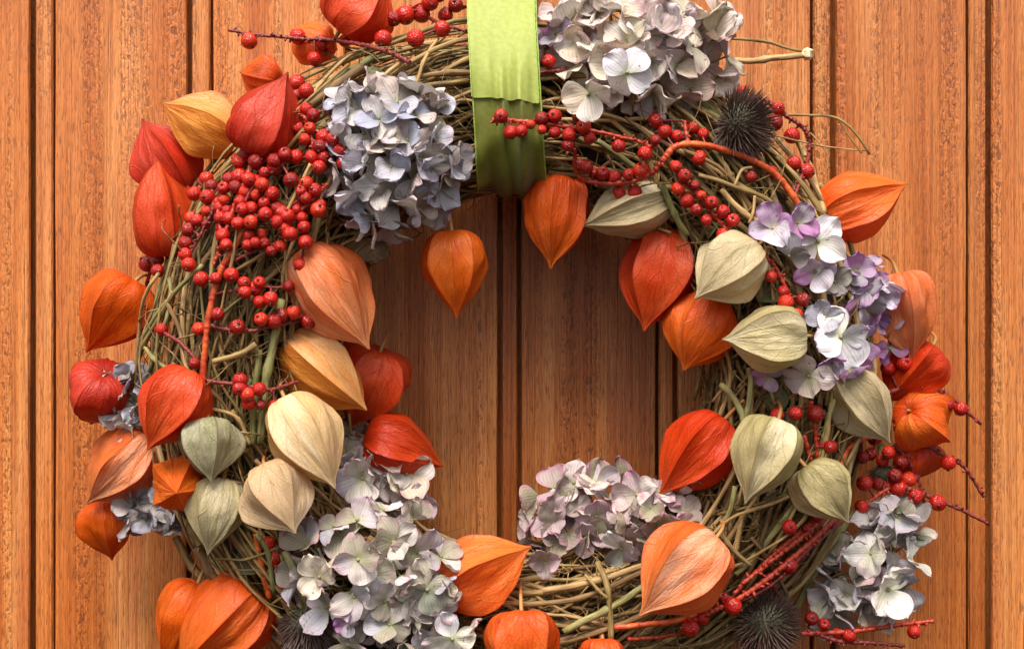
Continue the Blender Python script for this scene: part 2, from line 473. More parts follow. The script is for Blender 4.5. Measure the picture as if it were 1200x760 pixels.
M['core'] = plain('gap_shade', (0.040, 0.030, 0.014), (0.085, 0.062, 0.028), 160, 0.9, 1.0, 0.004)  # near-black core colour, shade of the ring's gaps put into the material
M['leaf'] = petal_material('dried_leaf', [(0.10, 0.12, 0.05), (0.14, 0.15, 0.07), (0.16, 0.13, 0.07), (0.12, 0.11, 0.06)], (0.10, 0.08, 0.04), (0.10, 0.11, 0.05), 0.4)
M['cut'] = plain('cut_wood', (0.72, 0.62, 0.40), (0.62, 0.48, 0.26), 500, 0.7)
M['bark'] = plain('bark', (0.12, 0.075, 0.035), (0.24, 0.16, 0.08), 240, 0.8, 1.0, 0.002)
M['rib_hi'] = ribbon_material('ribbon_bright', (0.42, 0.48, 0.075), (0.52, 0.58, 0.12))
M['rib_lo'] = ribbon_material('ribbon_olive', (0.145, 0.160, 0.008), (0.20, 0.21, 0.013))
M['selv'] = plain('ribbon_edge', (0.36, 0.48, 0.09), (0.26, 0.36, 0.05), 900, 0.5)
M['spine'] = plain('cone_spine', (0.075, 0.036, 0.034), (0.13, 0.075, 0.055), 400, 0.5)
M['conebody'] = plain('cone_body', (0.040, 0.030, 0.018), (0.08, 0.075, 0.035), 500, 0.7)
M['bract'] = plain('green_bract', (0.16, 0.21, 0.085), (0.24, 0.27, 0.12), 400, 0.6)

# ------------------------------------------------------------------ door
def build_door():
    d = thing('door', 'orange-brown varnished wooden door of vertical boards with recessed joints behind the wreath', 'door', (0, 0, -0.45))
    k = (0 - CAMY) / DIST * S
    X = lambda px: (px - 600) * k
    z0, z1 = 0.0, 0.95
    edges = [(-140, 34), (64, 218), (249, 404), (433, 583), (611, 768), (795, 950), (980, 1133), (1163, 1340)]
    for a, b in edges:
        a, b = X(a), X(b)
        c = (a + b) / 2
        w = (b - a) / 2
        # cross-section with softened front edges, extruded upwards with slight unevenness
        bev = 0.0016
        sec = [(-w + 0.006, 0.0183), (-w + 0.005, 0.006), (-w, bev * 1.6), (-w + bev * 0.35, bev * 0.35), (-w + bev * 1.2, 0), (0, -0.0002), (w - bev * 1.2, 0), (w - bev * 0.35, bev * 0.35), (w, bev * 1.6), (w - 0.005, 0.006), (w - 0.006, 0.0183)]
        V, F = [], []
        nz = 40
        for j in range(nz + 1):
            z = z0 + (z1 - z0) * j / nz
            e = 0.0005 * noise.noise(Vector((c * 31, z * 14, 0)))
            e2 = 0.0005 * noise.noise(Vector((c * 31 + 9, z * 14, 4)))
            for q, (x, y) in enumerate(sec):
                V.append(Vector((x + (e if x < 0 else e2), y, z)))
        n = len(sec)
        for j in range(nz):
            for q in range(n - 1):
                F.append((j * n + q, j * n + q + 1, (j + 1) * n + q + 1, (j + 1) * n + q))
        o = obj('plank', mesh('plank', V, F, smooth=False, mats=[M['wood']]), d, (c, 0, 0))
    gaps = [(edges[i][1], edges[i + 1][0]) for i in range(len(edges) - 1)]
    for a, b in gaps:
        a, b = X(a), X(b)
        c = (a + b) / 2
        w = (b - a) / 2 - 0.0025
        sec = [(-w + 0.001, 0.016), (-w + 0.001, 0.010), (-w, 0.0050), (-w + 0.0009, 0.0036), (0, 0.0032), (w - 0.0009, 0.0036), (w, 0.0050), (w - 0.001, 0.010), (w - 0.001, 0.016)]
        V, F = [], []
        for z in (z0, z1):
            for x, y in sec:
                V.append(Vector((x, y, z)))
        n = len(sec)
        for q in range(n - 1):
            F.append((q, q + 1, n + q + 1, n + q))
        obj('joint_strip', mesh('joint_strip', V, F, smooth=False, mats=[M['wood']]), d, (c, 0, 0))
    V = [Vector((X(-160), 0.0185, z0)), Vector((X(1360), 0.0185, z0)), Vector((X(1360), 0.0185, z1)), Vector((X(-160), 0.0185, z1))]
    V += [v + Vector((0, 0.02, 0)) for v in V]
    F = [(0, 1, 2, 3), (7, 6, 5, 4), (0, 4, 5, 1), (1, 5, 6, 2), (2, 6, 7, 3), (3, 7, 4, 0)]
    obj('backing_board', mesh('backing_board', V, F, smooth=False, mats=[M['wood']]), d)
build_door()

# ------------------------------------------------------------------ wreath ring
rng = random.Random(5)
def ring_point(phi, psi, rho):
    """phi round the ring (0 = right, ccw), psi round the tube (0 = front), rho from tube centre"""
    r0, t0 = ring_size(phi)
    rho *= t0
    rr = r0 + rho * math.sin(psi)
    return Vector((rr * math.cos(phi), -rho * math.cos(psi), rr * math.sin(phi)))

def twig_path(phi0, span, psi0, drift, rho, wig, n):
    out = []
    s1, s2 = rng.uniform(0, 90), rng.uniform(0, 90)
    for i in range(n + 1):
        f = i / n
        phi = phi0 + span * f
        psi = psi0 + drift * (f - 0.5)
        r = rho * (1 + wig * noise.noise(Vector((s1, f * 2.5, 0))))
        p = ring_point(phi, psi + wig * 1.6 * noise.noise(Vector((s2, f * 2.2, 3))), r)
        out.append(p)
    # ends spring away from the ring a little
    return out

def build_wreath():
    w = thing('wreath_ring', 'round wreath ring of straw-brown vine twigs hanging on the wooden door', 'wreath', RC)
    # inner core torus, coloured dark to stand for shade deep between the stalks
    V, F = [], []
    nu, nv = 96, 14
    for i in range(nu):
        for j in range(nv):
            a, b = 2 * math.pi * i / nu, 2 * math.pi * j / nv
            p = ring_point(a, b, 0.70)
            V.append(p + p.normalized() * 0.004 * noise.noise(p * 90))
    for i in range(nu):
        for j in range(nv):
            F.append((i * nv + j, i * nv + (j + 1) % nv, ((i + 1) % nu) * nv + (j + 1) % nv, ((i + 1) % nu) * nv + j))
    o = obj('dark_core', mesh('dark_core', V, F, mats=[M['core']]), w)
    # hidden and half-hidden stalks, too many to count
    buf = ([], [], [])
    for i in range(800):
        r = rng.uniform(0.0005, 0.0014)
        p = twig_path(rng.uniform(0, 6.283), rng.uniform(0.2, 1.1) * rng.choice((-1, 1)), rng.gauss(0, 1.1), rng.uniform(-1.2, 1.2), rng.uniform(0.70, 0.90), 0.12, 9)
        tube(p, [r * rng.uniform(0.85, 1.1) for _ in p], 5, True, buf)
    o = obj('inner_stalks', mesh('inner_stalks', *buf, mats=[M['straw']]), w)
    o['kind'] = 'stuff'
    buf = ([], [], [])
    for i in range(520):
        r = rng.uniform(0.00022, 0.0006)
        p = twig_path(rng.uniform(0, 6.283), rng.uniform(0.08, 0.42) * rng.choice((-1, 1)), rng.gauss(0, 0.9), rng.uniform(-1.6, 1.6), rng.uniform(0.9, 1.06), 0.25, 9)
        tube(p, [r * (1 - 0.6 * i / 9) for i in range(10)], 4, True, buf)
    # curled tendrils
    for i in range(90):
        c = ring_point(rng.uniform(0, 6.283), rng.gauss(0, 0.8), 0.98)
        ax = Vector((rng.gauss(0, 1), rng.gauss(0, 1), rng.gauss(0, 1))).normalized()
        e1 = ax.orthogonal().normalized()
        e2 = ax.cross(e1)
        rr = rng.uniform(0.003, 0.009)
        tot = rng.uniform(2, 6)
        p = [c + e1 * (rr * (1 - 0.4 * k / 12) * math.cos(tot * k / 12)) + e2 * (rr * math.sin(tot * k / 12)) + ax * (0.006 * k / 12) for k in range(13)]
        tube(p, rng.uniform(0.0003, 0.0006), 4, True, buf)
    o = obj('fine_fibres', mesh('fine_fibres', *buf, mats=[M['straw']]), w)
    o['kind'] = 'stuff'
    # dried leaves showing dark between the stalks
    lm = leaf_mesh('dried_leaf', 0.026, 0.013, M['leaf'], 3)
    for i in range(60):
        c = ring_point(rng.uniform(0, 6.283), rng.uniform(-0.8, 0.8), rng.uniform(0.74, 0.86))
        q = Quaternion((rng.gauss(0, 1), rng.gauss(0, 1), rng.gauss(0, 1), rng.gauss(0, 1))).normalized()
        l = obj('dried_leaf', lm, w, c, q)
        l.scale = [rng.uniform(0.4, 0.75)] * 3
    # stalks one can pick out
    for i in range(240):
        big = rng.random()
        r = rng.uniform(0.0013, 0.0020) if big < 0.30 else rng.uniform(0.0007, 0.0013)
        span = rng.uniform(0.35, 1.25)
        psi = rng.uniform(-1.45, 1.45)
        p = twig_path(rng.uniform(0, 6.283), span, psi, rng.uniform(-1.0, 1.0), rng.uniform(0.88, 1.06), 0.15, 16)
        jr = rng.uniform(0, 50)
        rad = [r * (1 - 0.25 * k / 16) * (1 + 0.12 * noise.noise(Vector((jr, k * 0.9, 0)))) * (1.35 if k in (5, 11) else 1) for k in range(17)]
        t = obj('twig', mesh('twig', *tube(p, rad, 7), mats=[M['green'] if rng.random() < 0.10 else M['twig']]), w)
    # stalks that stand out in the photograph (pixel polyline, height above ring in px, radius px, material)
    T = 'twig'
    special = [
        ([(165, 402), (190, 360), (237, 310)], 14, 2.6, 'green'), ([(166, 402), (180, 420), (200, 436)], 14, 2.4, 'green'),
        ([(176, 436), (192, 385), (200, 350), (198, 325)], 10, 2.4, 'green'),
        ([(250, 424), (276, 417), (300, 402)], 12, 3.2, T), ([(336, 250), (350, 222), (364, 192)], 26, 2.0, T),
        ([(484, 108), (497, 75), (512, 44)], 16, 2.2, T), ([(352, 130), (395, 100), (425, 78)], 8, 6.0, T), ([(372, 112), (410, 85), (440, 66)], 6, 5.0, 'green'),
        ([(305, 520), (310, 460), (320, 405), (330, 350)], 5, 4.6, 'green'), ([(296, 520), (298, 470), (304, 410)], 3, 3.8, 'green'),
        ([(225, 430), (245, 380), (265, 320)], 2, 4.6, T), ([(250, 330), (290, 310), (318, 290)], 9, 2.2, T),
        ([(855, 45), (890, 47), (940, 60)], 4, 1.8, T), ([(852, 72), (895, 70), (944, 64)], 4, 3.8, T),
        ([(905, 136), (950, 135), (983, 140), (1005, 158), (1020, 182)], 2, 1.5, T), ([(983, 140), (1000, 165), (1010, 180)], 2, 1.0, T),
        ([(905, 158), (960, 170), (1015, 177)], 2, 1.0, T), ([(950, 155), (968, 178), (970, 200)], 0, 0.9, T),
        ([(818, 205), (858, 218), (895, 232), (912, 247)], 14, 2.6, T), ([(860, 218), (868, 200), (880, 197)], 14, 1.7, T), ([(884, 230), (882, 250), (878, 262)], 14, 1.8, T),
        ([(845, 222), (870, 250), (895, 262)], 8, 3.4, T), ([(845, 205), (875, 225), (905, 250)], 3, 4.2, T),
        ([(775, 215), (790, 250), (806, 275)], 10, 3.6, 'green'), ([(700, 165), (722, 180), (750, 198)], 12, 3.0, 'green'),
        ([(690, 215), (715, 190), (735, 200)], 4, 1.6, T), ([(545, 95), (470, 108), (400, 140)], 3, 3.0, T),
        ([(635, 692), (700, 680), (780, 655)], 8, 3.6, T), ([(610, 710), (680, 700), (760, 668)], 6, 3.0, T), ([(660, 740), (710, 715), (760, 685)], 12, 4.0, 'green'),
        ([(700, 658), (712, 690), (716, 750)], 16, 3.4, T), ([(686, 673), (700, 690), (712, 700)], 17, 1.8, T),
        ([(818, 650), (842, 620), (856, 598), (862, 570)], 8, 3.0, 'green'), ([(820, 640), (860, 605), (905, 590), (925, 582)], 12, 2.0, T),
        ([(846, 608), (852, 635), (880, 662)], 12, 2.4, T), ([(880, 630), (895, 650), (925, 700)], 9, 2.2, T),
        ([(870, 600), (862, 640), (845, 690)], 4, 3.0, T), ([(905, 590), (890, 640), (868, 690)], 4, 3.2, T), ([(1000, 600), (960, 660), (932, 715)], 6, 4.4, 'green'), ([(985, 610), (945, 675), (920, 700)], 4, 3.4, T),
        ([(845, 450), (868, 480), (872, 520)], 8, 3.6, 'green'), ([(880, 440), (876, 480), (868, 510)], 6, 3.0, 'green'), ([(835, 470), (850, 455), (862, 470)], 5, 1.8, T),
        ([(960, 215), (985, 250), (1000, 300)], -2, 3.0, 'green'), ([(928, 150), (950, 200), (965, 250)], -2, 4.0, T),
        ([(230, 640), (245, 668), (262, 690)], 3, 6.0, T), ([(205, 628), (225, 665), (250, 690)], 0, 5.0, T), ([(232, 642), (228, 665), (222, 690)], 12, 1.2, T),
        ([(250, 655), (290, 655), (330, 640)], 9, 1.5, T), ([(497, 622), (540, 638), (580, 655)], -6, 4.2, T),
        ([(300, 625), (315, 650), (322, 695)], 10, 2.8, 'green'), ([(250, 480), (280, 490), (292, 520)], 6, 2.2, T), ([(330, 650), (338, 690), (318, 708)], 16, 1.6, T),
    ]
    for pts, h, r, mk in special:
        P3 = [P(x, y, surf(x, y) - h * S) - RC for x, y in pts]
        n = 14
        path = catmull(P3, n)
        path = [p + Vector((noise.noise(p * 70 + Vector((3, 0, 0))), 0, noise.noise(p * 70 + Vector((0, 0, 7))))) * 0.0009 for p in path]
        rad = [r * S * (1 + 0.14 * noise.noise(Vector((pts[0][0], k * 0.8, 0)))) * (1.3 if k == 7 else 1) for k in range(n + 1)]
        obj('twig', mesh('twig', *tube(path, rad, 7), mats=[M[mk]]), w)
    e = P(946, 64, surf(946, 64) - 4 * S) - RC
    V, F = [], []
    for i in range(7):
        for j in range(9):
            a, b = math.pi * i / 6, 2 * math.pi * j / 9
            p = Vector((math.sin(a) * math.cos(b), math.sin(a) * math.sin(b), math.cos(a)))
            V.append(e + p * 0.0036 * (1 + 0.45 * noise.noise(p * 2.3 + Vector((5, 0, 0)))))
    for i in range(6):
        for j in range(9):
            F.append((i * 9 + j, i * 9 + (j + 1) % 9, (i + 1) * 9 + (j + 1) % 9, (i + 1) * 9 + j))
    obj('cut_twig_end', mesh('cut_twig_end', V, F, smooth=False, mats=[M['cut']]), w)

def leaf_mesh(name, L, W, mat_, seed):
    V, F, U = [], [], []
    nu, nv = 6, 9
    for j in range(nv + 1):
        v = j / nv
        w = W * (math.sin(math.pi * min(1, v * 0.96 + 0.02)) ** 0.8)
        for i in range(nu + 1):
            u = i / nu
            x = (u - 0.5) * 2 * w
            z = 0.5 * abs(x) + 0.006 * math.sin(v * 2.6 + seed) + 0.002 * noise.noise(Vector((x * 150, v * 3, seed)))
            V.append(Vector((x, v * L, z)))
            U.append((u, v))
    for j in range(nv):
        for i in range(nu):
            a = j * (nu + 1) + i
            F.append((a, a + 1, a + nu + 2, a + nu + 1))
    return mesh(name, V, F, U, mats=[mat_])
build_wreath()

# ------------------------------------------------------------------ ribbon
def build_ribbon():
    x0, x1 = 549, 634
    t = thing('ribbon', 'bright green satin ribbon looped round the top of the wreath', 'ribbon', P(592, 60, -0.10))
    O = t.location.copy()
    def band(name, prof, xa, xb, mat_, folds, seed, sel, slant=0.0):
        """prof: list of (y depth, z world) along the length"""
        nu = 34
        path = catmull([Vector((0, y, z)) for y, z in prof], 56)
        V, F, U = [], [], []
        acc = 0
        edge = [[], []]
        for j, p in enumerate(path):
            if j:
                acc += (p - path[j - 1]).length
            tg = (path[min(j + 1, len(path) - 1)] - path[max(j - 1, 0)]).normalized()
            nr = Vector((0, -tg.z, tg.y))
            if nr.y > 0 and False:
                nr = -nr
            f = j / (len(path) - 1)
            for i in range(nu + 1):
                u = i / nu
                k = (p.y - CAMY) / DIST * S
                ppx = 380 - p.z / k
                x = (xa(ppx) + (xb(ppx) - xa(ppx)) * u - 600) * k
                w = folds(u, ppx)
                q = Vector((x, p.y, p.z)) - nr * w
                q.z -= slant * f ** 3 * max(0.0, u - 0.3) * S
                V.append(q - O)
                U.append((u * 4, acc * 90))
                if i == 0:
                    edge[0].append(q - O)
                if i == nu:
                    edge[1].append(q - O)
        for j in range(len(path) - 1):
            for i in range(nu):
                a = j * (nu + 1) + i
                F.append((a, a + 1, a + nu + 2, a + nu + 1))
        b = obj(name, mesh(name, V, F, U, mats=[mat_]), t)
        if sel:
            for e in edge:
                r = [0.00045 * (1.35 if k % 2 else 0.75) for k in range(len(e))]
                obj('selvedge', mesh('selvedge', *tube(e, r, 5), mats=[M['selv']]), b)
    zt = lambda py, y: P(600, py, y).z
    def pleat(u, py):
        """folds gather where the ribbon grips the ring, then relax again"""
        g = math.exp(-((py - 128) / 46) ** 2)
        h = min(1.0, max(0.0, (py + 10) / 120))
        w = 0.0012 * math.sin(u * 7.5 + 0.6 + py * 0.012)
        for c, d, a_, sg in ((0.80, -0.10, 0.0032, 0.055), (0.62, -0.07, -0.0020, 0.05), (0.46, -0.02, 0.0022, 0.045), (0.24, 0.06, 0.0010, 0.06), (0.93, -0.03, -0.0012, 0.04)):
            w += 1.5 * a_ * (0.4 * h + 0.8 * g) * math.exp(-((u - c - d * h) / (sg * (1.5 - 0.5 * g))) ** 2)
        w += 0.0008 * math.sin(u * 21 + py * 0.03) * h + 0.0007 * noise.noise(Vector((u * 5, py * 0.03, 3)))
        # slanting pulls in the lower part
        w += 0.0014 * max(0.0, min(1.0, (py - 135) / 30)) * math.sin((u * 1.6 + py * 0.012) * 6.0)
        return w
    def topx(f, a_, b_):
        return a_ + (b_ - a_) * min(1.0, f)
    # strap: over the front of the ring, round beneath it and up behind
    front = [(-0.080, -60), (-0.095, -5), (-0.1095, 60), (-0.1130, 120), (-0.1085, 180), (-0.092, 216)]
    lo = [(y, zt(py, y)) for y, py in front] + [(-0.064, zt(226, -0.064)), (-0.035, zt(205, -0.035)), (-0.02, zt(150, -0.02)), (-0.015, zt(60, -0.015)), (-0.012, zt(-60, -0.012))]
    edge_l = lambda p: 549 + 11 * max(0.0, min(1.0, (p - 20) / 200))
    edge_r = lambda p: 628 + 12 * max(0.0, min(1.0, (p - 20) / 200))
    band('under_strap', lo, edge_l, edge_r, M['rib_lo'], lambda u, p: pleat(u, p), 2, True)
    fr = catmull([Vector((0, y, zt(py, y))) for y, py in front], 60)
    up = [(q.y - 0.0010, q.z) for q in fr if q.z > zt(119, -0.114)]
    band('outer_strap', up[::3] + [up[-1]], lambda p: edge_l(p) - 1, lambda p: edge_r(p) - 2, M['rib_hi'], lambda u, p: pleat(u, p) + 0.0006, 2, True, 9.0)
build_ribbon()

# ------------------------------------------------------------------ physalis lanterns
PROF = [(0.055, 0.0), (0.020, 0.14), (0.000, 0.36), (0.030, 0.64), (0.13, 0.88), (0.28, 1.0), (0.43, 0.97), (0.57, 0.83), (0.70, 0.62), (0.81, 0.38), (0.89, 0.18), (0.95, 0.075), (1.0, 0.02)]
def lantern(label, base, tip, width, dz, kind, lift=0.0, roll=0.0, curl=0.12, stem=None, ridge=0.34, seed=None, squash=1.0):
    global LN
    LN += 1
    sd_ = seed if seed is not None else LN * 3.7
    cx, cy = (base[0] + tip[0]) / 2, (base[1] + tip[1]) / 2
    yc = surf(cx, cy) - (width * 0.28 + lift) * S
    yc = min(yc, -(width * 0.5 + 6) * S)
    B = P(*base, yc + dz * 0.5 * S)
    T = P(*tip, yc - dz * 0.5 * S)
    ax = (T - B)
    L = ax.length
    ax.normalize()
    view = Vector((0, -1, 0))
    ex = view - ax * view.dot(ax)
    ex = ex.normalized() if ex.length > 0.05 else Vector((1, 0, 0))
    ey = ax.cross(ex)
    rot = Matrix((ex, ey, ax)).transposed().to_quaternion()
    k = (yc - CAMY) / DIST * S
    hw = width * 0.5 * k / 1.03
    t = thing('physalis_lantern', label, 'lantern pod', B, 'papery lantern pods on the wreath', rot)
    nu, nv = 12, 34
    prof = catmull([Vector((z, r, 0)) for z, r in PROF], nv)
    cdir = R(roll) + 2.1
    lr = random.Random(LN)
    gz = lr.uniform(0.88, 1.16)
    dent = [(lr.uniform(0, 6.283), lr.uniform(0.15, 0.7), lr.uniform(0.05, 0.15)) for _ in range(3)]
    ja = [lr.gauss(0, 0.13) for _ in range(5)]
    ja.append(ja[0])
    jr = [lr.uniform(0.7, 1.3) for _ in range(5)]
    jr.append(jr[0])
    for s in range(5):
        V, F, U = [], [], []
        for j, pr in enumerate(prof):
            z, r = max(0.0, pr.x) ** gz, max(0.0, pr.y)
            for i in range(nu + 1):
                u = i / nu
                a = R(roll) + 2 * math.pi * (s + u) / 5 + ja[s] * (1 - u) + ja[s + 1] * u
                c = abs(math.sin(math.pi * u))
                c2 = abs(math.cos(math.pi * u))
                am = ridge * min(1.0, 0.25 + z * 1.5)
                rj = jr[s] * (1 - u) + jr[s + 1] * u
                m = 1 + am * rj * (0.75 * (1 - c) ** 1.2 + 0.35 * (1 - c) ** 5 - 0.33) + 0.030 * (1 - c2) ** 2.5 * (1 - z)
                # puckers running out from the stem
                m += 0.035 * math.cos(10 * math.pi * u) * math.exp(-(z / 0.12) ** 2) * (1 if r > 0.1 else 0)
                d = Vector((math.cos(a), math.sin(a), 0))
                q = Vector((d.x, d.y, z * 1.4))
                nz = 0.14 * noise.noise(q * 1.5 + Vector((sd_, 0, 0))) + 0.060 * noise.noise(q * 4.2 + Vector((0, sd_, 0))) + 0.022 * noise.noise(q * 9 + Vector((0, 0, sd_)))
                for da, dz_, dd in dent:
                    nz -= dd * math.exp(-((math.cos(a - da) - 1) / 0.10) ** 2 - ((z - dz_) / 0.16) ** 2)
                rr = hw * r * (m + nz)
                bend = curl * hw * (z ** 3)
                V.append(Vector((rr * d.x * squash + bend * math.cos(cdir), rr * d.y + bend * math.sin(cdir), L * (z + 0.012 * noise.noise(q * 2.0 + Vector((sd_, 9, 0)))))))
                U.append((u, j / nv))
        for j in range(nv):
            for i in range(nu):
                a = j * (nu + 1) + i
                F.append((a, a + 1, a + nu + 2, a + nu + 1))
        obj('husk_panel', mesh('husk_panel', V, F, U, mats=[H[kind]]), t)
    # stem
    inv = rot.inverted()
    if stem:
        e = P(*stem, surf(*stem) - 4 * S)
        loc = inv @ (e - B)
        pts = [Vector((0, 0, L * 0.05)), loc * 0.4 + Vector((0, 0, -0.001)), loc]
    elif dz < -40:
        pts = [Vector((0, 0, L * 0.07)), Vector((0.0004, 0, L * 0.02)), Vector((0.0012, 0.0006, -L * 0.03))]
    else:
        e = inv @ Vector((0, 0.022, 0)) + Vector((0, 0, -0.012))
        pts = [Vector((0, 0, L * 0.05)), Vector((0, 0, -0.004)) + e * 0.25, e]
    p = catmull(pts, 8)
    obj('stem', mesh('stem', *tube(p, [0.0010 * (1.3 - 0.5 * i / 8) for i in range(9)], 6), mats=[M['husk_stem']]), t)
    return t
LN = 0

lantern('faded yellow-orange lantern pod pointing left, above the red pods at upper left', (276, 170), (187, 122), 70, 20, 'fade', 4, 20)
lantern('deep red lantern pod with its tip up, topmost of the large upper-left pods', (297, 180), (336, 84), 84, 12, 'red', 18, 36, 0.05)
lantern('dark red lantern pod pointing up, half behind another at upper left', (218, 226), (163, 141), 74, 10, 'red', -10, 10)
lantern('long scarlet lantern pod pointing straight up at upper left edge', (196, 300), (183, 182), 76, 14, 'scarlet', 14, 36, 0.05)
lantern('orange lantern pod with puckered top hanging off the far left edge', (158, 328), (103, 414), 82, 12, 'amber', 4, 12, stem=(172, 322))
lantern('round red lantern pod seen from its stem end at far left edge', (124, 436), (108, 500), 80, -46, 'red', 8, 14, ridge=0.30)
lantern('scarlet lantern pod leaning over the blue petals on the left side', (226, 436), (173, 527), 80, 26, 'scarlet', 24, 30, 0.02)
lantern('orange pod with a pale cheek, tip at far lower left', (176, 508), (102, 592), 72, 20, 'peach', 14, 24)
lantern('orange pod facing the viewer with one pale triangular facet, lower left', (208, 560), (206, 578), 66, 76, 'amber', 20, 54, 0.02)
lantern('grey-green lantern pod between red and orange pods on the left', (243, 494), (248, 564), 72, 24, 'sage', 14, 36)
lantern('straw-green lantern pod hanging lowest in the left group', (262, 560), (245, 650), 62, 14, 'green', 10, 18)
lantern('orange lantern pod half behind dark grey petals at lower left edge', (124, 586), (134, 656), 62, -4, 'amber', -14, 0)
lantern('large peach-orange lantern pod left of the opening, above the faded one', (356, 296), (433, 408), 88, 26, 'peach', 26, 28, 0.05)
lantern('faded apricot lantern pod overlapping a red one at the opening', (340, 400), (430, 479), 80, 24, 'fade', 30, 8, 0.05)
lantern('red lantern pod tucked behind the apricot pod at the opening', (446, 410), (412, 502), 98, -14, 'scarlet', -4, 20)
lantern('creamy yellow lantern pod left of the pale hydrangea', (334, 468), (393, 571), 82, 24, 'cream', 30, 34, 0.06)
lantern('tan cream pod, rounded, its tip towards the viewer at lower left', (312, 553), (346, 624), 80, 44, 'tan', 28, 16, 0.02)
lantern('red lantern pod pointing right into the opening, behind pale petals', (428, 512), (521, 540), 80, 4, 'scarlet', 10, 14, 0.25)
lantern('orange lantern pod at bottom left, behind a bigger one', (232, 682), (196, 790), 76, 10, 'amber', 20, 30)
lantern('big orange-red lantern pod at the bottom edge on the left', (302, 690), (205, 790), 104, 20, 'orange', 48, 22, 0.05)
lantern('orange lantern pod at the lower opening, tip pointing up right', (522, 694), (622, 640), 84, 6, 'orange', 18, 50, 0.15)
lantern('orange lantern pod cut by the bottom edge, centre', (611, 716), (615, 812), 84, 26, 'orange', 22, 36)
lantern('small orange pod top peeking over the bottom edge, right of centre', (706, 748), (706, 830), 58, 20, 'orange', 16, 36)
lantern('large peach-orange lantern pod below the pink hydrangea', (838, 632), (750, 722), 96, 24, 'peach', 30, 42, 0.04)
lantern('scarlet lantern pod right of the opening, tip pointing lower left', (848, 492), (774, 582), 78, 12, 'scarlet', 14, 36, 0.15, stem=(872, 468))
lantern('big pale straw-green pod, upright, right of the opening', (912, 494), (874, 590), 82, 20, 'green', 28, 40, 0.04)
lantern('smaller pale straw-green pod, its tip lower right near red berries', (944, 546), (995, 612), 66, 16, 'green', 28, 34, 0.04)
lantern('pale cream pod with tip lower right, under the lilac flowers', (984, 436), (1044, 518), 68, 18, 'straw', 20, 30, 0.05)
lantern('olive-straw pod on its side, tip pointing left', (940, 394), (847, 398), 76, 14, 'green', 22, 40, 0.05)
lantern('straw-coloured pod below the berry chain, tip lower left', (884, 292), (816, 350), 76, 22, 'straw', 18, 46, 0.10)
lantern('orange-red pod with a pale cheek between straw and olive pods', (836, 350), (802, 434), 84, 24, 'orange', 26, 40, 0.05)
lantern('long scarlet pod hanging tip down right of the upper opening', (784, 270), (757, 388), 82, 18, 'scarlet', 38, 34, 0.1, stem=(787, 238))
lantern('straw-coloured pod on its side under the berries, tip left', (780, 232), (682, 266), 68, 10, 'straw', 6, 34, 0.1)
lantern('glossy orange pod hanging tip down just right of the ribbon', (659, 209), (647, 315), 74, 16, 'orange', 52, 18, 0.08, stem=(665, 178))
lantern('lone orange pod hanging free in the opening below the blue hydrangea', (530, 272), (536, 373), 76, 10, 'amber', 60, 36, 0.05, stem=(525, 240))
lantern('orange pod at the right edge under the thistle, tip up right', (962, 258), (1064, 214), 80, 12, 'orange', 8, 40, 0.1)
lantern('pink-cheeked orange pod at the right edge beside lilac petals', (1052, 320), (1072, 424), 74, 4, 'peach', 10, 10, 0.05)
lantern('dark orange-red pod under the pink-cheeked pod on the right edge', (1092, 408), (1040, 474), 74, 8, 'scarlet', -14, 20)
lantern('orange pod seen from its stem end on the right edge', (1064, 480), (1106, 514), 72, -46, 'amber', -4, 10, ridge=0.30)
lantern('red pod half hidden behind the right-hand berry spray', (1076, 516), (1068, 566), 54, -18, 'scarlet', -24, 0)
lantern('red pod at the top edge on the left, puckered end down', (398, 36), (452, -30), 86, 14, 'scarlet', 10, 30)
lantern('small orange pod behind the thin berry twig at top left', (384, 62), (340, 36), 50, -24, 'orange', -14, 0)
lantern('orange pod mostly hidden behind the topmost red pod at upper left', (326, 96), (280, 86), 46, -14, 'orange', -20, 0)

# ------------------------------------------------------------------ hydrangea heads
hr = random.Random(21)
def petal_mesh(seed, mat_):
    """one sepal: 1 unit long, grows along +Y from its claw, front faces +Z"""
    r = random.Random(seed)
    V, F, U = [], [], []
    nu, nv = 8, 10
    wid = r.uniform(0.44, 0.58)
    cup = r.uniform(-0.35, 0.95)
    back = r.uniform(-0.65, 0.55)
    notch = r.uniform(-0.06, 0.08)
    wmax = r.uniform(0.48, 0.62)
    rip = r.uniform(0.06, 0.20)
    fold = r.uniform(-0.15, 0.35)
    for j in range(nv + 1):
        v = 1 - (1 - j / nv) ** 1.6
        if v > wmax:
            w = wid * max(0.0, 1 - ((v - wmax) / (1 - wmax)) ** 2.2) ** 0.55
        else:
            w = wid * (0.13 + 0.87 * math.sin(math.pi / 2 * v / wmax) ** 1.15)
        for i in range(nu + 1):
            u = i / nu * 2 - 1
            x = u * w
            y = v * (1 - 0.05 * u * u * v) + notch * v * v * max(0, 1 - 2 * abs(u) * w / wid)
            z = cup * x * x + fold * abs(x) * v + back * v * v * 0.6 + rip * noise.noise(Vector((x * 3.5, v * 3.0, seed))) * (0.3 + v) + 0.05 * math.sin(u * 5 + seed) * v * v
            V.append(Vector((x, y, z)))
            U.append(((u + 1) / 2, v))
    for j in range(nv):
        for i in range(nu):
            a = j * (nu + 1) + i
            F.append((a, a + 1, a + nu + 2, a + nu + 1))
    return mesh('petal', V, F, U, mats=[mat_])

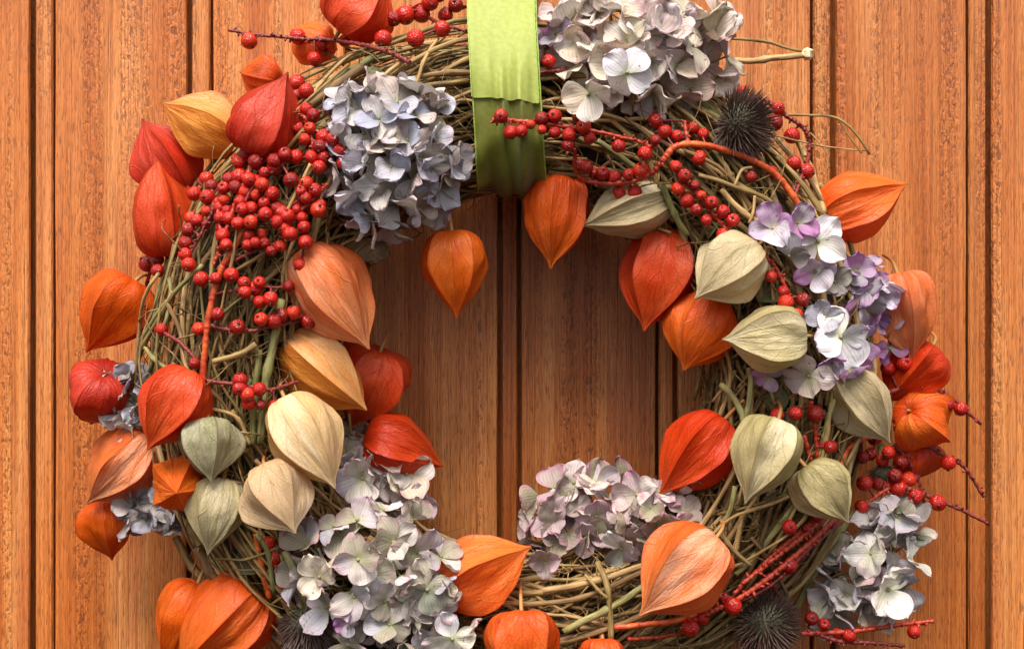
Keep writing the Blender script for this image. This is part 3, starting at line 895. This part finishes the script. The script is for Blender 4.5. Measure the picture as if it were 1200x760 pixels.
def floret_mesh():
    buf = ([], [], [])
    tube([Vector((0, 0, -1.1)), Vector((0.05, 0.03, -0.5)), Vector((0, 0, 0.0))], [0.035, 0.03, 0.035], 5, True, buf)
    tube([Vector((0, 0, -0.02)), Vector((0, 0, 0.03)), Vector((0, 0, 0.09)), Vector((0, 0, 0.12))], [0.03, 0.075, 0.06, 0.01], 7, True, buf)
    return mesh('floret', *buf, mats=[M['floret']])
FLORET = floret_mesh()
PET = {k: [petal_mesh(100 * n + i, m) for i in range(14)] for n, (k, m) in enumerate(PM.items())}

def floret(head, p, nrm, size, kind, spin=None, cone=None, npet=4):
    """p in head space, size = sepal length in metres"""
    q = nrm.normalized().to_track_quat('Z', 'Y')
    q = q @ Quaternion((0, 0, 1), hr.uniform(0, 6.283) if spin is None else spin)
    f = obj('floret', FLORET, head, p, q)
    f.scale = (size, size, size)
    cone = hr.uniform(5, 50) if cone is None else cone
    for k in range(npet):
        if npet == 4 and hr.random() < 0.06:
            continue
        a = k * 2 * math.pi / npet + hr.gauss(0, 0.13)
        pq = Quaternion((0, 0, 1), a) @ Quaternion((1, 0, 0), R(cone + hr.gauss(0, 16))) @ Quaternion((0, 1, 0), hr.gauss(0, 0.22))
        pt = obj('petal', hr.choice(PET[kind]), f, (0, 0, 0.01 * k), pq)
        s = hr.uniform(0.82, 1.12)
        pt.scale = (s * hr.uniform(0.88, 1.12), s, s)
    return f

def head(label, blobs, kind, size, count, lift=0, extra=(), seed=1, kinds=None):
    """blobs: ellipses (cx, cy, rx, ry, bulge px) in photo pixels that the flower head fills"""
    global hr
    hr = random.Random(seed)
    cx, cy = blobs[0][0], blobs[0][1]
    y0 = surf(cx, cy) - lift * S
    O = P(cx, cy, y0)
    h = thing('hydrangea_head', label, 'hydrangea', O, 'dried hydrangea heads on the wreath')
    # branching stalk inside the head
    st = ([], [], [])
    tube([Vector((0, 0.03, 0)), Vector((0, 0.012, 0.002)), Vector((0, -0.004, 0))], [0.0022, 0.002, 0.0016], 6, True, st)
    tot = sum(b[2] * b[3] for b in blobs)
    for (bx, by, rx, ry, bulge) in blobs:
        yb = surf(bx, by) - lift * S
        n = max(3, round(count * rx * ry / tot))
        pts = []
        tries = 0
        mind = math.sqrt(3.14 * rx * ry / n) * 0.86
        while len(pts) < n and tries < 4000:
            tries += 1
            a, rr = hr.uniform(0, 6.283), math.sqrt(hr.random()) * 1.02
            x, y = rr * math.cos(a), rr * math.sin(a)
            X_, Y_ = x * (rx - size * 0.45), y * (ry - size * 0.45)
            if any(math.hypot(X_ - q[0], Y_ - q[1]) < mind * (1 - tries / 5000) for q in pts):
                continue
            pts.append((X_, Y_, x, y))
        for X_, Y_, x, y in pts:
            rr2 = min(1.0, x * x + y * y)
            dep = yb - bulge * math.sqrt(max(0.0, 1 - rr2 * 0.92)) * S + hr.uniform(-5, 5) * S
            p = P(bx + X_, by + Y_, dep)
            nr = Vector((x * 1.05, -(0.35 + 0.95 * math.sqrt(max(0.0, 1 - rr2))), -y * 1.05)) + Vector((hr.gauss(0, 0.42), hr.gauss(0, 0.15), hr.gauss(0, 0.42) + 0.10))
            k_ = (dep - CAMY) / DIST * S
            kd = kind if not kinds else hr.choice(kinds)
            floret(h, p - O, nr, size * k_ * hr.uniform(0.78, 1.22), kd)
            tube([Vector((0, 0.008, 0)), (p - O) * 0.5 + Vector((0, 0.006, 0)), p - O - nr.normalized() * size * k_ * 0.9], [0.0008, 0.0006, 0.0005], 4, True, st)
        # a second, deeper layer closes the gaps with shaded petals
        for q in range(int(n * 0.45)):
            a, rr = hr.uniform(0, 6.283), math.sqrt(hr.random()) * 0.9
            x, y = rr * math.cos(a), rr * math.sin(a)
            dep = yb - bulge * 0.5 * math.sqrt(max(0.0, 1 - rr * rr)) * S + 6 * S
            p = P(bx + x * (rx - size * 0.5), by + y * (ry - size * 0.5), dep)
            nr = Vector((x + hr.gauss(0, 0.5), -0.8, -y + hr.gauss(0, 0.5)))
            floret(h, p - O, nr, size * S * hr.uniform(0.8, 1.1), kind)
    for e in extra:
        (x, y, z, sz, nx, ny, kd, spin, cone) = e
        dep = surf(x, y) - z * S
        p = P(x, y, dep)
        k_ = (dep - CAMY) / DIST * S
        floret(h, p - O, Vector((nx, -1, ny)), sz * k_, kd, spin, cone)
    obj('stalk', mesh('stalk', *st, mats=[M['floret']]), h)
    return h

head('blue-grey hydrangea head left of the green ribbon', [(462, 182, 82, 92, 48)], 'blue', 32, 27, 6, seed=3,
     extra=[(400, 118, 26, 28, -0.6, 0.4, 'blue', 0.3, 20), (505, 245, 40, 30, 0.2, -0.5, 'white', 0.8, 25), (532, 190, 30, 26, 0.7, 0, 'blue', 0.2, 30)])
head('large cream-white hydrangea head at the top right of the ribbon', [(746, 58, 122, 92, 58)], 'white', 36, 32, 8, seed=8,
     extra=[(775, 30, 74, 38, 0.1, 0.15, 'white', 0.5, 4), (652, 40, 34, 30, -0.6, 0.2, 'lilac', 0.2, 15), (735, 85, 78, 36, 0, -0.2, 'snow', 1.0, 10), (690, 110, 60, 36, -0.4, -0.4, 'white', 0.2, 18)])
head('sparse lilac and white hydrangea florets beside the right-hand pods', [(1008, 345, 44, 46, 20)], 'lilac', 27, 10, 4, seed=5,
     extra=[(985, 395, 52, 40, -0.05, 0.1, 'snow', 0.35, 4), (958, 283, 42, 36, 0.15, 0.1, 'snow', 0.9, 8), (906, 268, 30, 32, -0.3, 0.3, 'lilac', 0.4, 15), (925, 300, 30, 28, -0.2, -0.1, 'slate', 0.1, 20),
            (978, 330, 36, 26, 0, 0, 'slate', 0.7, 20), (1034, 372, 34, 30, 0.3, 0, 'lilac', 0.2, 20), (1025, 345, 30, 28, 0.4, 0.3, 'lilac', 0.9, 20), (948, 440, 30, 34, -0.3, -0.2, 'pale', 0.2, 14), (1000, 432, 24, 28, 0.2, -0.5, 'lilac', 0.6, 30), (900, 440, 8, 24, -0.5, -0.4, 'lilac', 0.3, 20), (1012, 398, 40, 30, 0.4, -0.2, 'lilac', 0.4, 24), (1042, 408, 34, 26, 0.5, -0.2, 'lilac', 0.1, 24), (955, 318, 26, 28, -0.1, -0.3, 'lilac', 0.5, 22), (968, 372, 34, 26, -0.4, 0.2, 'slate', 0.2, 24), (1002, 318, 34, 28, 0.2, 0.3, 'lilac', 0.2, 24), (935, 262, 28, 28, 0, 0.4, 'lilac', 0.8, 20), (975, 425, 40, 24, -0.2, -0.4, 'lilac', 0.8, 30)])
head('white and grey hydrangea head at the lower right edge', [(1048, 655, 46, 74, 40), (992, 692, 40, 52, 20)], 'grey', 30, 19, 10, seed=12, kinds=['grey', 'grey', 'slate', 'pale'],
     extra=[(1040, 690, 58, 36, 0.2, -0.2, 'snow', 0.6, 14), (1020, 648, 54, 30, -0.1, 0.1, 'snow', 0.1, 20), (1050, 605, 36, 30, 0.1, 0.4, 'pale', 0.5, 20)])
head('pinkish grey hydrangea head standing in the bottom of the opening', [(690, 608, 82, 60, 46), (770, 605, 50, 46, 30)], 'pink', 27, 34, 6, seed=17,
     extra=[(700, 565, 34, 30, 0, 0.7, 'white', 0.4, 20), (640, 655, 40, 24, -0.3, -0.4, 'pink', 0.1, 20), (728, 642, 58, 28, 0, -0.3, 'grey', 0.8, 20)])
head('pale hydrangea head beside the opening at lower left, below a red pod', [(428, 552, 64, 52, 38)], 'pale', 29, 20, 8, seed=23,
     extra=[(476, 555, 46, 34, 0.3, 0.1, 'white', 0.5, 12), (425, 560, 54, 34, -0.2, 0, 'pale', 0.2, 20), (487, 592, 44, 26, 0.3, -0.3, 'white', 0.3, 18)])
head('large pale green and mauve hydrangea head at the bottom left', [(440, 672, 100, 88, 52), (470, 745, 90, 50, 44)], 'pale', 32, 31, 8, seed=31,
     extra=[(420, 655, 70, 36, 0, 0, 'pale', 0.3, 8), (375, 675, 58, 34, -0.3, -0.1, 'white', 0.5, 14), (500, 690, 60, 38, 0.2, -0.1, 'grey', 0.4, 10), (530, 748, 56, 34, 0.2, 0, 'snow', 0.2, 12), (515, 650, 26, 26, 0.5, 0.2, 'slate', 0.2, 20), (408, 728, 62, 20, -0.1, 0, 'lilac', 0.2, 30)])
head('small clump of bluish petals between red pods at far left', [(152, 468, 28, 44, 18)], 'slate', 23, 11, 32, seed=37, kinds=['slate', 'blue', 'blue'])
head('dark grey clump of petals below the orange pods at lower left', [(184, 600, 50, 30, 18)], 'slate', 24, 11, 18, seed=41,
     extra=[(165, 600, 24, 22, -0.2, 0, 'grey', 0.2, 20)])

# ------------------------------------------------------------------ berry sprigs
br = random.Random(77)
def berry_mesh(seed):
    V, F, mi = [], [], []
    nu, nv = 16, 11
    for j in range(nv + 1):
        a = math.pi * j / nv
        for i in range(nu):
            b = 2 * math.pi * i / nu
            d = Vector((math.sin(a) * math.cos(b), math.sin(a) * math.sin(b), math.cos(a)))
            r = 1 + 0.05 * noise.noise(d * 1.6 + Vector((seed, 0, 0))) + 0.02 * noise.noise(d * 5 + Vector((0, seed, 0)))
            if j <= 1:
                r *= 0.93                      # shallow dip round the blossom end
            V.append(d * r)
    for j in range(nv):
        for i in range(nu):
            F.append((j * nu + i, (j + 1) * nu + i, (j + 1) * nu + (i + 1) % nu, j * nu + (i + 1) % nu))
            mi.append(0)
    # withered calyx tip
    base = len(V)
    for (z, r) in ((0.90, 0.16), (1.0, 0.20), (1.10, 0.09), (1.13, 0.01)):
        for i in range(8):
            b = 2 * math.pi * i / 8
            q = r * (1.35 if i % 2 else 0.8)
            V.append(Vector((q * math.cos(b), q * math.sin(b), z)))
    for j in range(3):
        for i in range(8):
            F.append((base + j * 8 + i, base + j * 8 + (i + 1) % 8, base + (j + 1) * 8 + (i + 1) % 8, base + (j + 1) * 8 + i))
            mi.append(1)
    return mesh('berry', V, F, mats=[M['berry'], M['calyx']], midx=mi)
BERRY = [berry_mesh(3.3 * i) for i in range(5)]

def sprig(label, stems, berries, lift, rad=8.2, spread=5):
    """stems: (pixel polyline, radius px, material, lift or None); berries: pixel centres"""
    s0 = stems[0][0][0]
    O = P(s0[0], s0[1], surf(*s0) - lift * S)
    t = thing('berry_sprig', label, 'berry sprig', O, 'red berry sprigs on the wreath')
    samples = []
    for st in stems:
        pts, r, mk = st[0], st[1], st[2]
        lf = st[3] if len(st) > 3 and st[3] is not None else lift
        P3 = []
        ds = [surf(*p) for p in pts]
        for p, d in zip(pts, ds):
            P3.append(P(p[0], p[1], d - lf * S))
        ln = sum((P3[i + 1] - P3[i]).length for i in range(len(P3) - 1))
        n = max(8, int(ln / (1.6 * S)))
        path = catmull(P3, n)
        wob = 0.0006 if r < 3 else 0.0003
        path = [p + Vector((noise.noise(p * 160), noise.noise(p * 160 + Vector((5, 0, 0))), noise.noise(p * 160 + Vector((0, 9, 0))))) * wob for p in path]
        smooth_ = mk == 'orangestem'
        radii = []
        for k in range(n + 1):
            node = 0.0 if smooth_ else 0.34 * (0.5 + 0.5 * math.sin(k * 1.35 + br.uniform(-0.5, 0.5)))
            if smooth_:
                node = (0.22 if k % 19 == 0 else 0.0) + 0.16 * noise.noise(Vector((k * 0.35, r, 2)))
            radii.append(r * S * (0.86 + node) * (1.0 - 0.35 * k / n if not smooth_ else 1))
        buf = tube(path, radii, 7)
        # bud stubs along the stem
        if not smooth_:
            for k in range(2, n, 4):
                d = Vector((br.gauss(0, 1), br.gauss(-0.3, 0.8), br.gauss(0, 1))).normalized()
                q = path[k]
                tube([q, q + d * r * S * 1.5, q + d * r * S * 2.1], [r * S * 0.42, r * S * 0.5, r * S * 0.2], 5, True, buf)
        obj('stem', mesh('stem', *[[v - O for v in buf[0]], buf[1], buf[2]], mats=[M[mk]]), t)
        samples += [(p) for p in path]
    ped = ([], [], [])
    for b in berries:
        x, y = b[0], b[1]
        rr = (b[2] if len(b) > 2 else rad) * br.choice((0.84, 0.94, 1.0, 1.04, 1.08, 1.14))
        lf = lift + (b[3] if len(b) > 3 else br.uniform(-spread, spread) + 4)
        dep = surf(x, y) - lf * S
        p = P(x, y, dep)
        k = (dep - CAMY) / DIST * S
        near = min(samples, key=lambda q: (q - p).length)
        dirv = (p - near)
        away = (dirv.normalized() if dirv.length > 1e-6 else Vector((0, -1, 0))) + Vector((br.gauss(0, 0.5), -0.35 + br.gauss(0, 0.5), br.gauss(-0.2, 0.5)))
        q = away.normalized().to_track_quat('Z', 'Y') @ Quaternion((0, 0, 1), br.uniform(0, 6))
        o = obj('berry', br.choice(BERRY), t, p - O, q)
        o.scale = [rr * k] * 3
        if dirv.length < 0.022:
            mid = (near + p) / 2 + Vector((br.gauss(0, 1), br.gauss(0, 1), br.gauss(0, 1))) * 0.0008
            tube(catmull([near - O, mid - O, p - O], 5), 0.0007, 5, True, ped)
    if ped[0]:
        o = obj('pedicels', mesh('pedicels', *ped, mats=[M['darkstem']]), t)
        o['kind'] = 'stuff'
    return t

def fill(cx, cy, rx, ry, n, seed):
    q = random.Random(seed)
    return [(cx + q.uniform(-rx, rx), cy + q.uniform(-ry, ry), q.uniform(6.5, 8.5), q.uniform(-14, -6)) for _ in range(n)]
DR, RS, OS = 'darkstem', 'redstem', 'orangestem'
sprig('thin dark red twig with few berries pointing left at top left', [([(480, 73), (440, 56), (385, 47), (330, 44), (267, 36)], 2.8, DR, 34)],
      [(292, 48, 10), (349, 43, 9, -6), (368, 69, 10), (377, 51, 9, -8), (404, 48, 8, -8), (421, 45, 7, -8)], 30)
sprig('red berry sprig along the top edge left of the ribbon', [([(395, 48), (440, 24), (480, 10), (515, -6)], 2.8, RS, 30), ([(500, 20), (530, 33), (575, 43)], 2.2, DR, 26), ([(520, 12), (545, 8), (560, 2)], 3.4, RS, 22)],
      [(449, 46, 10), (487, 45, 10), (518, 34, 10), (461, 22, 10), (475, 18, 10), (494, 17, 10), (504, 3, 9), (522, 18, 9, -6), (534, 6, 8), (514, -6, 8)], 26)
sprig('berry cluster between the topmost red pod and the blue hydrangea', [([(330, 100), (352, 130), (366, 165), (372, 200)], 2.6, RS), ([(366, 165), (385, 170), (402, 190)], 2.0, DR), ([(358, 140), (380, 130), (392, 150)], 1.6, DR)],
      [(348, 97, 8.5), (359, 107, 8.5), (359, 128, 8.5), (367, 135, 8), (363, 150, 8.5), (357, 163, 8.5), (379, 160, 8.5), (390, 163, 8), (375, 172, 8), (398, 176, 8.5), (365, 184, 7.5), (379, 184, 7.5), (402, 191, 8.5), (374, 196, 8.5), (347, 112, 7, -8), (352, 150, 7, -10), (388, 178, 7, -10)] + fill(372, 160, 24, 34, 3, 12), 18)
sprig('densest mass of red berries under the upper-left pods', [([(300, 175), (290, 205), (275, 240), (262, 280), (250, 310)], 3.0, RS), ([(348, 180), (322, 200), (300, 215), (285, 240)], 2.2, DR), ([(232, 210), (250, 235), (262, 262)], 2.0, DR), ([(318, 225), (308, 245), (295, 262)], 2.0, DR)],
      [(280, 190), (288, 181), (300, 189), (322, 188, 8.8), (334, 181), (347, 184, 8, -6), (322, 196, 8, -4), (310, 202, 7), (281, 207, 9), (292, 210), (300, 211, 7, -4), (276, 219), (307, 216), (341, 211), (287, 225, 8, -4), (319, 227, 8, -4), (281, 236, 8.8), (294, 244, 8, -4), (284, 245), (309, 238), (311, 251), (279, 262), (294, 260), (266, 246, 8, -8), (300, 228, 7, -8)] + fill(300, 218, 36, 42, 9, 4), 20)
sprig('berry cluster beside the long scarlet pod at upper left', [([(240, 205), (250, 235), (240, 265), (222, 300)], 2.4, DR), ([(262, 225), (255, 250), (262, 285)], 2.2, RS)],
      [(242, 209), (248, 218, 8, -4), (262, 220), (228, 227), (243, 231), (263, 234, 8, -4), (242, 247), (256, 243, 8, -3), (258, 255), (268, 256, 8, -4), (231, 258, 7), (221, 269, 8.5), (218, 284, 8.5), (261, 276), (265, 287, 7), (217, 298), (221, 310)] + fill(246, 244, 22, 36, 4, 6), 24)
sprig('knot of berries below the blue hydrangea on the left', [([(384, 215), (365, 235), (345, 255), (330, 280)], 2.4, RS), ([(345, 255), (358, 268), (358, 284)], 1.8, DR)],
      [(359, 215), (369, 223), (353, 224), (358, 232, 8.8), (376, 240), (373, 246, 8.5), (337, 253, 8.8), (347, 245), (354, 255, 8.5), (325, 260), (356, 266, 8.5), (333, 267, 8.5), (340, 274, 9), (358, 284), (352, 310)] + fill(350, 248, 22, 32, 4, 9), 20)
sprig('berries on a thick orange stem down the left side twigs', [([(284, 272), (270, 298), (260, 314), (250, 345), (244, 375), (240, 410), (238, 450)], 4.0, OS, 14), ([(262, 312), (295, 296), (330, 282)], 2.2, DR), ([(243, 380), (280, 388), (320, 382), (365, 372)], 2.6, DR), ([(246, 345), (290, 338), (340, 336)], 1.8, DR), ([(190, 388), (215, 405), (232, 425)], 2.4, DR)],
      [(292, 276), (307, 274), (299, 284), (310, 285), (329, 288, 9), (290, 287), (318, 294, 8), (236, 327), (253, 326, 8.8), (271, 322, 8.5), (286, 331), (304, 331, 7.5), (287, 342, 7.5), (299, 338, 8.2), (304, 353), (317, 350, 8.5), (338, 335, 8.5), (255, 368), (233, 385, 8.5), (278, 383, 9), (306, 374), (321, 376, 8.5), (330, 369, 8), (344, 366, 8), (362, 376, 8.5), (189, 386, 8.5), (228, 425, 8)], 12)
sprig('few berries above the puckered orange pod at far left', [([(184, 298), (176, 318), (168, 345), (172, 362)], 2.6, DR)], [(172, 309, 8.5), (184, 304, 8, -4), (185, 317, 8, -4), (169, 350, 8)], 6)
sprig('small berry spray above the cream pod on the left side', [([(240, 446), (275, 450), (315, 456), (350, 447)], 2.6, DR)], [(281, 445), (281, 455), (290, 462), (304, 456, 9), (291, 472), (306, 474, 7.5), (322, 477, 8.2)], 20)
sprig('berry sprig crossing the green ribbon from the right', [([(576, 141), (600, 141), (640, 145), (690, 153), (735, 162), (770, 174)], 2.8, RS), ([(690, 153), (668, 165), (662, 175)], 1.8, DR)],
      [(587, 136, 8.5), (598, 155, 8), (611, 154, 8.5), (635, 139, 8.5), (650, 136, 8.5), (635, 152, 7), (650, 155, 8), (667, 158, 8), (666, 170, 8), (678, 137, 7.5), (684, 148, 9), (691, 162, 7), (725, 171, 9), (756, 180, 8.5), (768, 164, 8), (622, 146, 5)], 34)
sprig('berry sprig with thick orange stem curving down right past the thistle', [([(958, 274), (935, 238), (910, 206), (880, 187), (840, 173), (810, 169), (790, 173), (777, 187)], 4.5, OS, 16), ([(777, 187), (762, 204), (732, 214), (700, 214), (677, 205), (673, 174)], 3.2, RS, 26), ([(806, 168), (804, 155), (802, 142)], 3.0, RS, 8)],
      [(687, 196, 9), (696, 203, 8, -2), (706, 203, 8.2), (720, 208, 8.5), (736, 204, 8.2), (751, 200, 8.5), (726, 225, 8.5), (744, 225, 8.5), (678, 193, 7), (768, 142, 9, -14), (779, 154, 8.5, -10), (793, 159, 8.5, -10), (824, 157, 8.5, -10), (819, 185, 8, -6), (880, 207, 8.8, -10), (904, 202, 7, -12), (812, 150, 8, -14)], 18)
sprig('long diagonal chain of berries running down to the lilac florets', [([(786, 190), (808, 216), (835, 250), (865, 281), (890, 296), (910, 315), (926, 350)], 3.0, RS)],
      [(792, 195, 7.5), (802, 206, 8), (814, 217, 8), (795, 221, 9), (822, 229, 7), (805, 235, 9), (834, 237, 8.2), (816, 246, 9), (847, 248, 8.2), (828, 258, 8.5), (859, 258, 8.2), (847, 275, 8.5), (904, 324, 8.5), (918, 341, 6.5), (921, 354, 8.5), (934, 368, 9), (941, 351, 9)], 24)
sprig('curved berry twig to the right of the upper thistle', [([(898, 118), (922, 136), (943, 152), (948, 178), (940, 205), (930, 232)], 3.0, DR)],
      [(912, 127, 8), (908, 144, 9), (928, 159, 9), (930, 191, 8), (945, 201, 9.5), (861, 108, 8, -16), (872, 106, 7, -16)], 12)
sprig('tiny berry twig poking out beside the ribbon under the white hydrangea', [([(665, 82), (640, 84), (617, 91)], 2.6, DR)], [(643, 72, 8), (660, 90, 7, -6)], 12)
sprig('berry spray behind the pale pods on the lower right', [([(985, 548), (994, 526), (1012, 514), (1035, 508)], 3.4, OS, 6), ([(950, 470), (955, 500), (958, 538)], 3.0, RS, 8), ([(942, 510), (948, 530), (952, 542)], 2.6, RS, 8), ([(1008, 597), (1035, 576), (1070, 560)], 3.0, RS, 18), ([(1048, 520), (1068, 545), (1080, 575), (1085, 605)], 2.6, DR, 18)],
      [(911, 486, 9), (932, 484, 9), (956, 485, 9), (973, 523, 9), (1011, 536, 9), (1020, 532, 9), (1041, 530, 8), (1057, 541, 9), (1013, 566, 9.5), (1049, 557, 9), (1065, 561, 9), (1053, 572, 9), (1030, 566, 9, -8), (1073, 581, 8.5), (1010, 593, 9), (1025, 513, 8, -6), (1034, 540, 7, -8), (1040, 568, 8, -6), (965, 520, 6, -8)], 16)
sprig('upper of the three dark twigs reaching onto the right-hand wood', [([(1040, 460), (1066, 452), (1088, 454), (1112, 464), (1150, 497)], 3.0, DR)], [(1109, 474, 8.5), (1126, 479, 9), (1060, 426, 8.5), (1041, 431, 9, -4)], 24)
sprig('middle of the three dark twigs reaching onto the right-hand wood', [([(1048, 502), (1080, 517), (1105, 533), (1130, 547), (1153, 582)], 3.0, DR)], [(1111, 542, 9.5)], 24)
sprig('lowest of the three dark twigs reaching onto the right-hand wood', [([(1060, 570), (1085, 580), (1115, 592), (1158, 613)], 3.0, DR)], [(1099, 589, 9.5)], 24)
sprig('bundle of knobbly red stems running diagonally at lower right', [([(985, 600), (935, 648), (880, 692), (835, 716), (800, 733)], 4.0, RS), ([(978, 596), (925, 640), (870, 684)], 3.8, RS, 16), ([(990, 606), (950, 640), (905, 684), (850, 712)], 3.2, DR, 19), ([(965, 600), (915, 642), (860, 695)], 3.2, RS, 13), ([(720, 735), (750, 732), (790, 727), (825, 716)], 3.8, OS, 12), ([(900, 672), (908, 690), (914, 702)], 3.0, DR, 8), ([(735, 748), (780, 745), (820, 735)], 2.4, RS, 8)],
      [(925, 617, 9.5), (959, 605, 8.5), (925, 662, 9.5), (859, 710, 9.5), (823, 724, 9), (809, 735, 9.5), (848, 700, 7, -6), (945, 618, 6)], 18)
sprig('two red stems with berries along the bottom right edge', [([(938, 742), (1000, 739), (1060, 731), (1094, 727)], 3.2, RS), ([(945, 738), (985, 751), (1025, 753), (1060, 756)], 3.0, DR)],
      [(951, 724, 9), (966, 731, 8.5), (995, 744, 9), (981, 741, 8, -6), (1071, 740, 9.5)], 46)
sprig('orange berry stems emerging under the tan pod at bottom left', [([(300, 625), (306, 660), (316, 700)], 4.2, OS, 4), ([(318, 630), (323, 660), (335, 705)], 4.0, OS, 4), ([(330, 690), (350, 680), (372, 660)], 1.6, RS, 4)], [(324, 652, 9, -6), (316, 636, 8, -6)], 8)

# ------------------------------------------------------------------ spiky cone heads
def cone_head(label, center, rad, axis, stem, nsp, lift, spl, green=0.0, elong=0.85):
    rg = random.Random(int(center[0]))
    dep = surf(*center) - lift * S
    O = P(*center, dep)
    k = (dep - CAMY) / DIST * S
    ax = Vector(axis).normalized()
    rot = ax.to_track_quat('Z', 'Y')
    t = thing('thistle_head', label, 'thistle', O, 'dark spiky seed heads on the wreath', rot)
    r = rad * k * 0.66
    V, F = [], []
    nu, nv = 18, 12
    for j in range(nv + 1):
        a = math.pi * (0.02 + 0.96 * j / nv)
        for i in range(nu):
            b = 2 * math.pi * i / nu
            d = Vector((math.sin(a) * math.cos(b), math.sin(a) * math.sin(b), math.cos(a) * elong))
            V.append(d * r * (1 + 0.06 * noise.noise(d * 6)))
    for j in range(nv):
        for i in range(nu):
            F.append((j * nu + i, (j + 1) * nu + i, (j + 1) * nu + (i + 1) % nu, j * nu + (i + 1) % nu))
    obj('cone_core', mesh('cone_core', V, F, mats=[M['conebody']]), t)
    V, F = [], []
    ga = math.pi * (3 - math.sqrt(5))
    for n in range(nsp):
        f = (n + 0.5) / nsp
        z = 1 - 1.62 * f
        s = math.sqrt(max(0, 1 - z * z))
        b = n * ga
        d = Vector((s * math.cos(b), s * math.sin(b), z))
        p0 = Vector((d.x, d.y, d.z * elong)) * r * 0.94
        dr = (d + Vector((0, 0, 0.35 * (1 - abs(z)))) + Vector((rg.gauss(0, 0.10), rg.gauss(0, 0.10), rg.gauss(0, 0.10)))).normalized()
        ln = rad * k * spl * rg.uniform(0.8, 1.2)
        w = rad * k * 0.026
        e1 = dr.orthogonal().normalized()
        e2 = dr.cross(e1)
        bs = len(V)
        bendv = Vector((0, 0, 1)) * ln * 0.10
        for (q, ww) in ((0, w), (0.55, w * 0.75)):
            for m in range(3):
                a = 2 * math.pi * m / 3
                V.append(p0 + dr * ln * q + bendv * q * q + e1 * ww * math.cos(a) + e2 * ww * math.sin(a))
        V.append(p0 + dr * ln + bendv)
        for m in range(3):
            m2 = (m + 1) % 3
            F.append((bs + m, bs + m2, bs + 3 + m2, bs + 3 + m))
            F.append((bs + 3 + m, bs + 3 + m2, bs + 6))
    o = obj('spines', mesh('spines', V, F, smooth=False, mats=[M['spine']]), t)
    o['kind'] = 'stuff'
    # ring of green bracts at the stem end
    buf = ([], [], [])
    for n in range(26):
        b = 2 * math.pi * n / 26 + rg.uniform(-0.1, 0.1)
        d = Vector((math.cos(b), math.sin(b), 0))
        z0 = -r * elong * rg.uniform(0.72, 0.95)
        p0 = Vector((d.x * r * 0.35, d.y * r * 0.35, z0))
        p1 = p0 + d * r * 0.28 + Vector((0, 0, r * 0.05))
        p2 = p1 + d * r * 0.22 + Vector((0, 0, r * rg.uniform(-0.10, 0.22)))
        tube([p0, p1, p2], [r * 0.07, r * 0.055, r * 0.01], 4, True, buf)
    o = obj('bracts', mesh('bracts', *buf, mats=[M['bract']]), t)
    o['kind'] = 'stuff'
    if stem:
        inv = rot.inverted()
        pts = [Vector((0, 0, -r * elong * 0.8))] + [inv @ (P(x, y, surf(x, y) - h * S) - O) for x, y, h in stem]
        path = catmull(pts, 12)
        obj('stem', mesh('stem', *tube(path, [4.6 * S] * 13, 8), mats=[M['green']]), t)
cone_head('dark spiky thistle head at upper right under the white hydrangea', (868, 146), 44, (0.75, -0.55, -0.2), [(838, 136, 4), (815, 126, 0)], 420, 26, 0.46)
cone_head('dark thistle head hanging from a green stem at bottom left', (360, 734), 40, (0.12, -0.30, -0.95), [(352, 690, 22), (345, 668, 20), (334, 645, 14)], 420, 24, 0.36)
cone_head('dark round thistle head facing forward at the bottom right', (898, 730), 44, (0.05, -1.0, 0.05), None, 460, 34, 0.42)
cone_head('small green-topped thistle half hidden in the right-hand berries', (1036, 556), 20, (0.05, -0.4, -0.9), [(1034, 538, 2), (1032, 520, -6)], 200, 4, 0.5)

# ------------------------------------------------------------------ bark flake
def bark_flake():
    c = (430, 293)
    dep = surf(*c) - 10 * S
    t = obj('bark_flake', None)
    V, F = [], []
    nu, nv = 18, 8
    for side in (0, 1):
        for j in range(nv + 1):
            for i in range(nu + 1):
                u, v = i / nu * 2 - 1, j / nv * 2 - 1
                x = u * 27 * math.sqrt(max(0.05, 1 - 0.4 * v * v)) + 4 * noise.noise(Vector((v * 3, u, 1)))
                z = v * 14 * math.sqrt(max(0.05, 1 - 0.55 * u * u)) + 4 * noise.noise(Vector((u * 3, v, 5)))
                y = -4 * (1 - u * u) + 3 * noise.noise(Vector((u * 4, v * 4, 2))) + side * 3
                V.append(Vector((x, y, z)) * S)
    n1 = (nu + 1) * (nv + 1)
    idx = lambda s, j, i: s * n1 + j * (nu + 1) + i
    for j in range(nv):
        for i in range(nu):
            F.append((idx(0, j, i), idx(0, j, i + 1), idx(0, j + 1, i + 1), idx(0, j + 1, i)))
            F.append((idx(1, j, i), idx(1, j + 1, i), idx(1, j + 1, i + 1), idx(1, j, i + 1)))
    for i in range(nu):
        F.append((idx(0, 0, i), idx(1, 0, i), idx(1, 0, i + 1), idx(0, 0, i + 1)))
        F.append((idx(0, nv, i), idx(0, nv, i + 1), idx(1, nv, i + 1), idx(1, nv, i)))
    for j in range(nv):
        F.append((idx(0, j, 0), idx(0, j + 1, 0), idx(1, j + 1, 0), idx(1, j, 0)))
        F.append((idx(0, j, nu), idx(1, j, nu), idx(1, j + 1, nu), idx(0, j + 1, nu)))
    bpy.data.objects.remove(t)
    o = obj('bark_flake', mesh('bark_flake', V, F, mats=[M['bark']]), None, P(*c, dep))
    o.rotation_euler = (0, R(8), 0)
    o['label'] = 'rough brown flake of bark below the blue hydrangea'
    o['category'] = 'bark'
bark_flake()
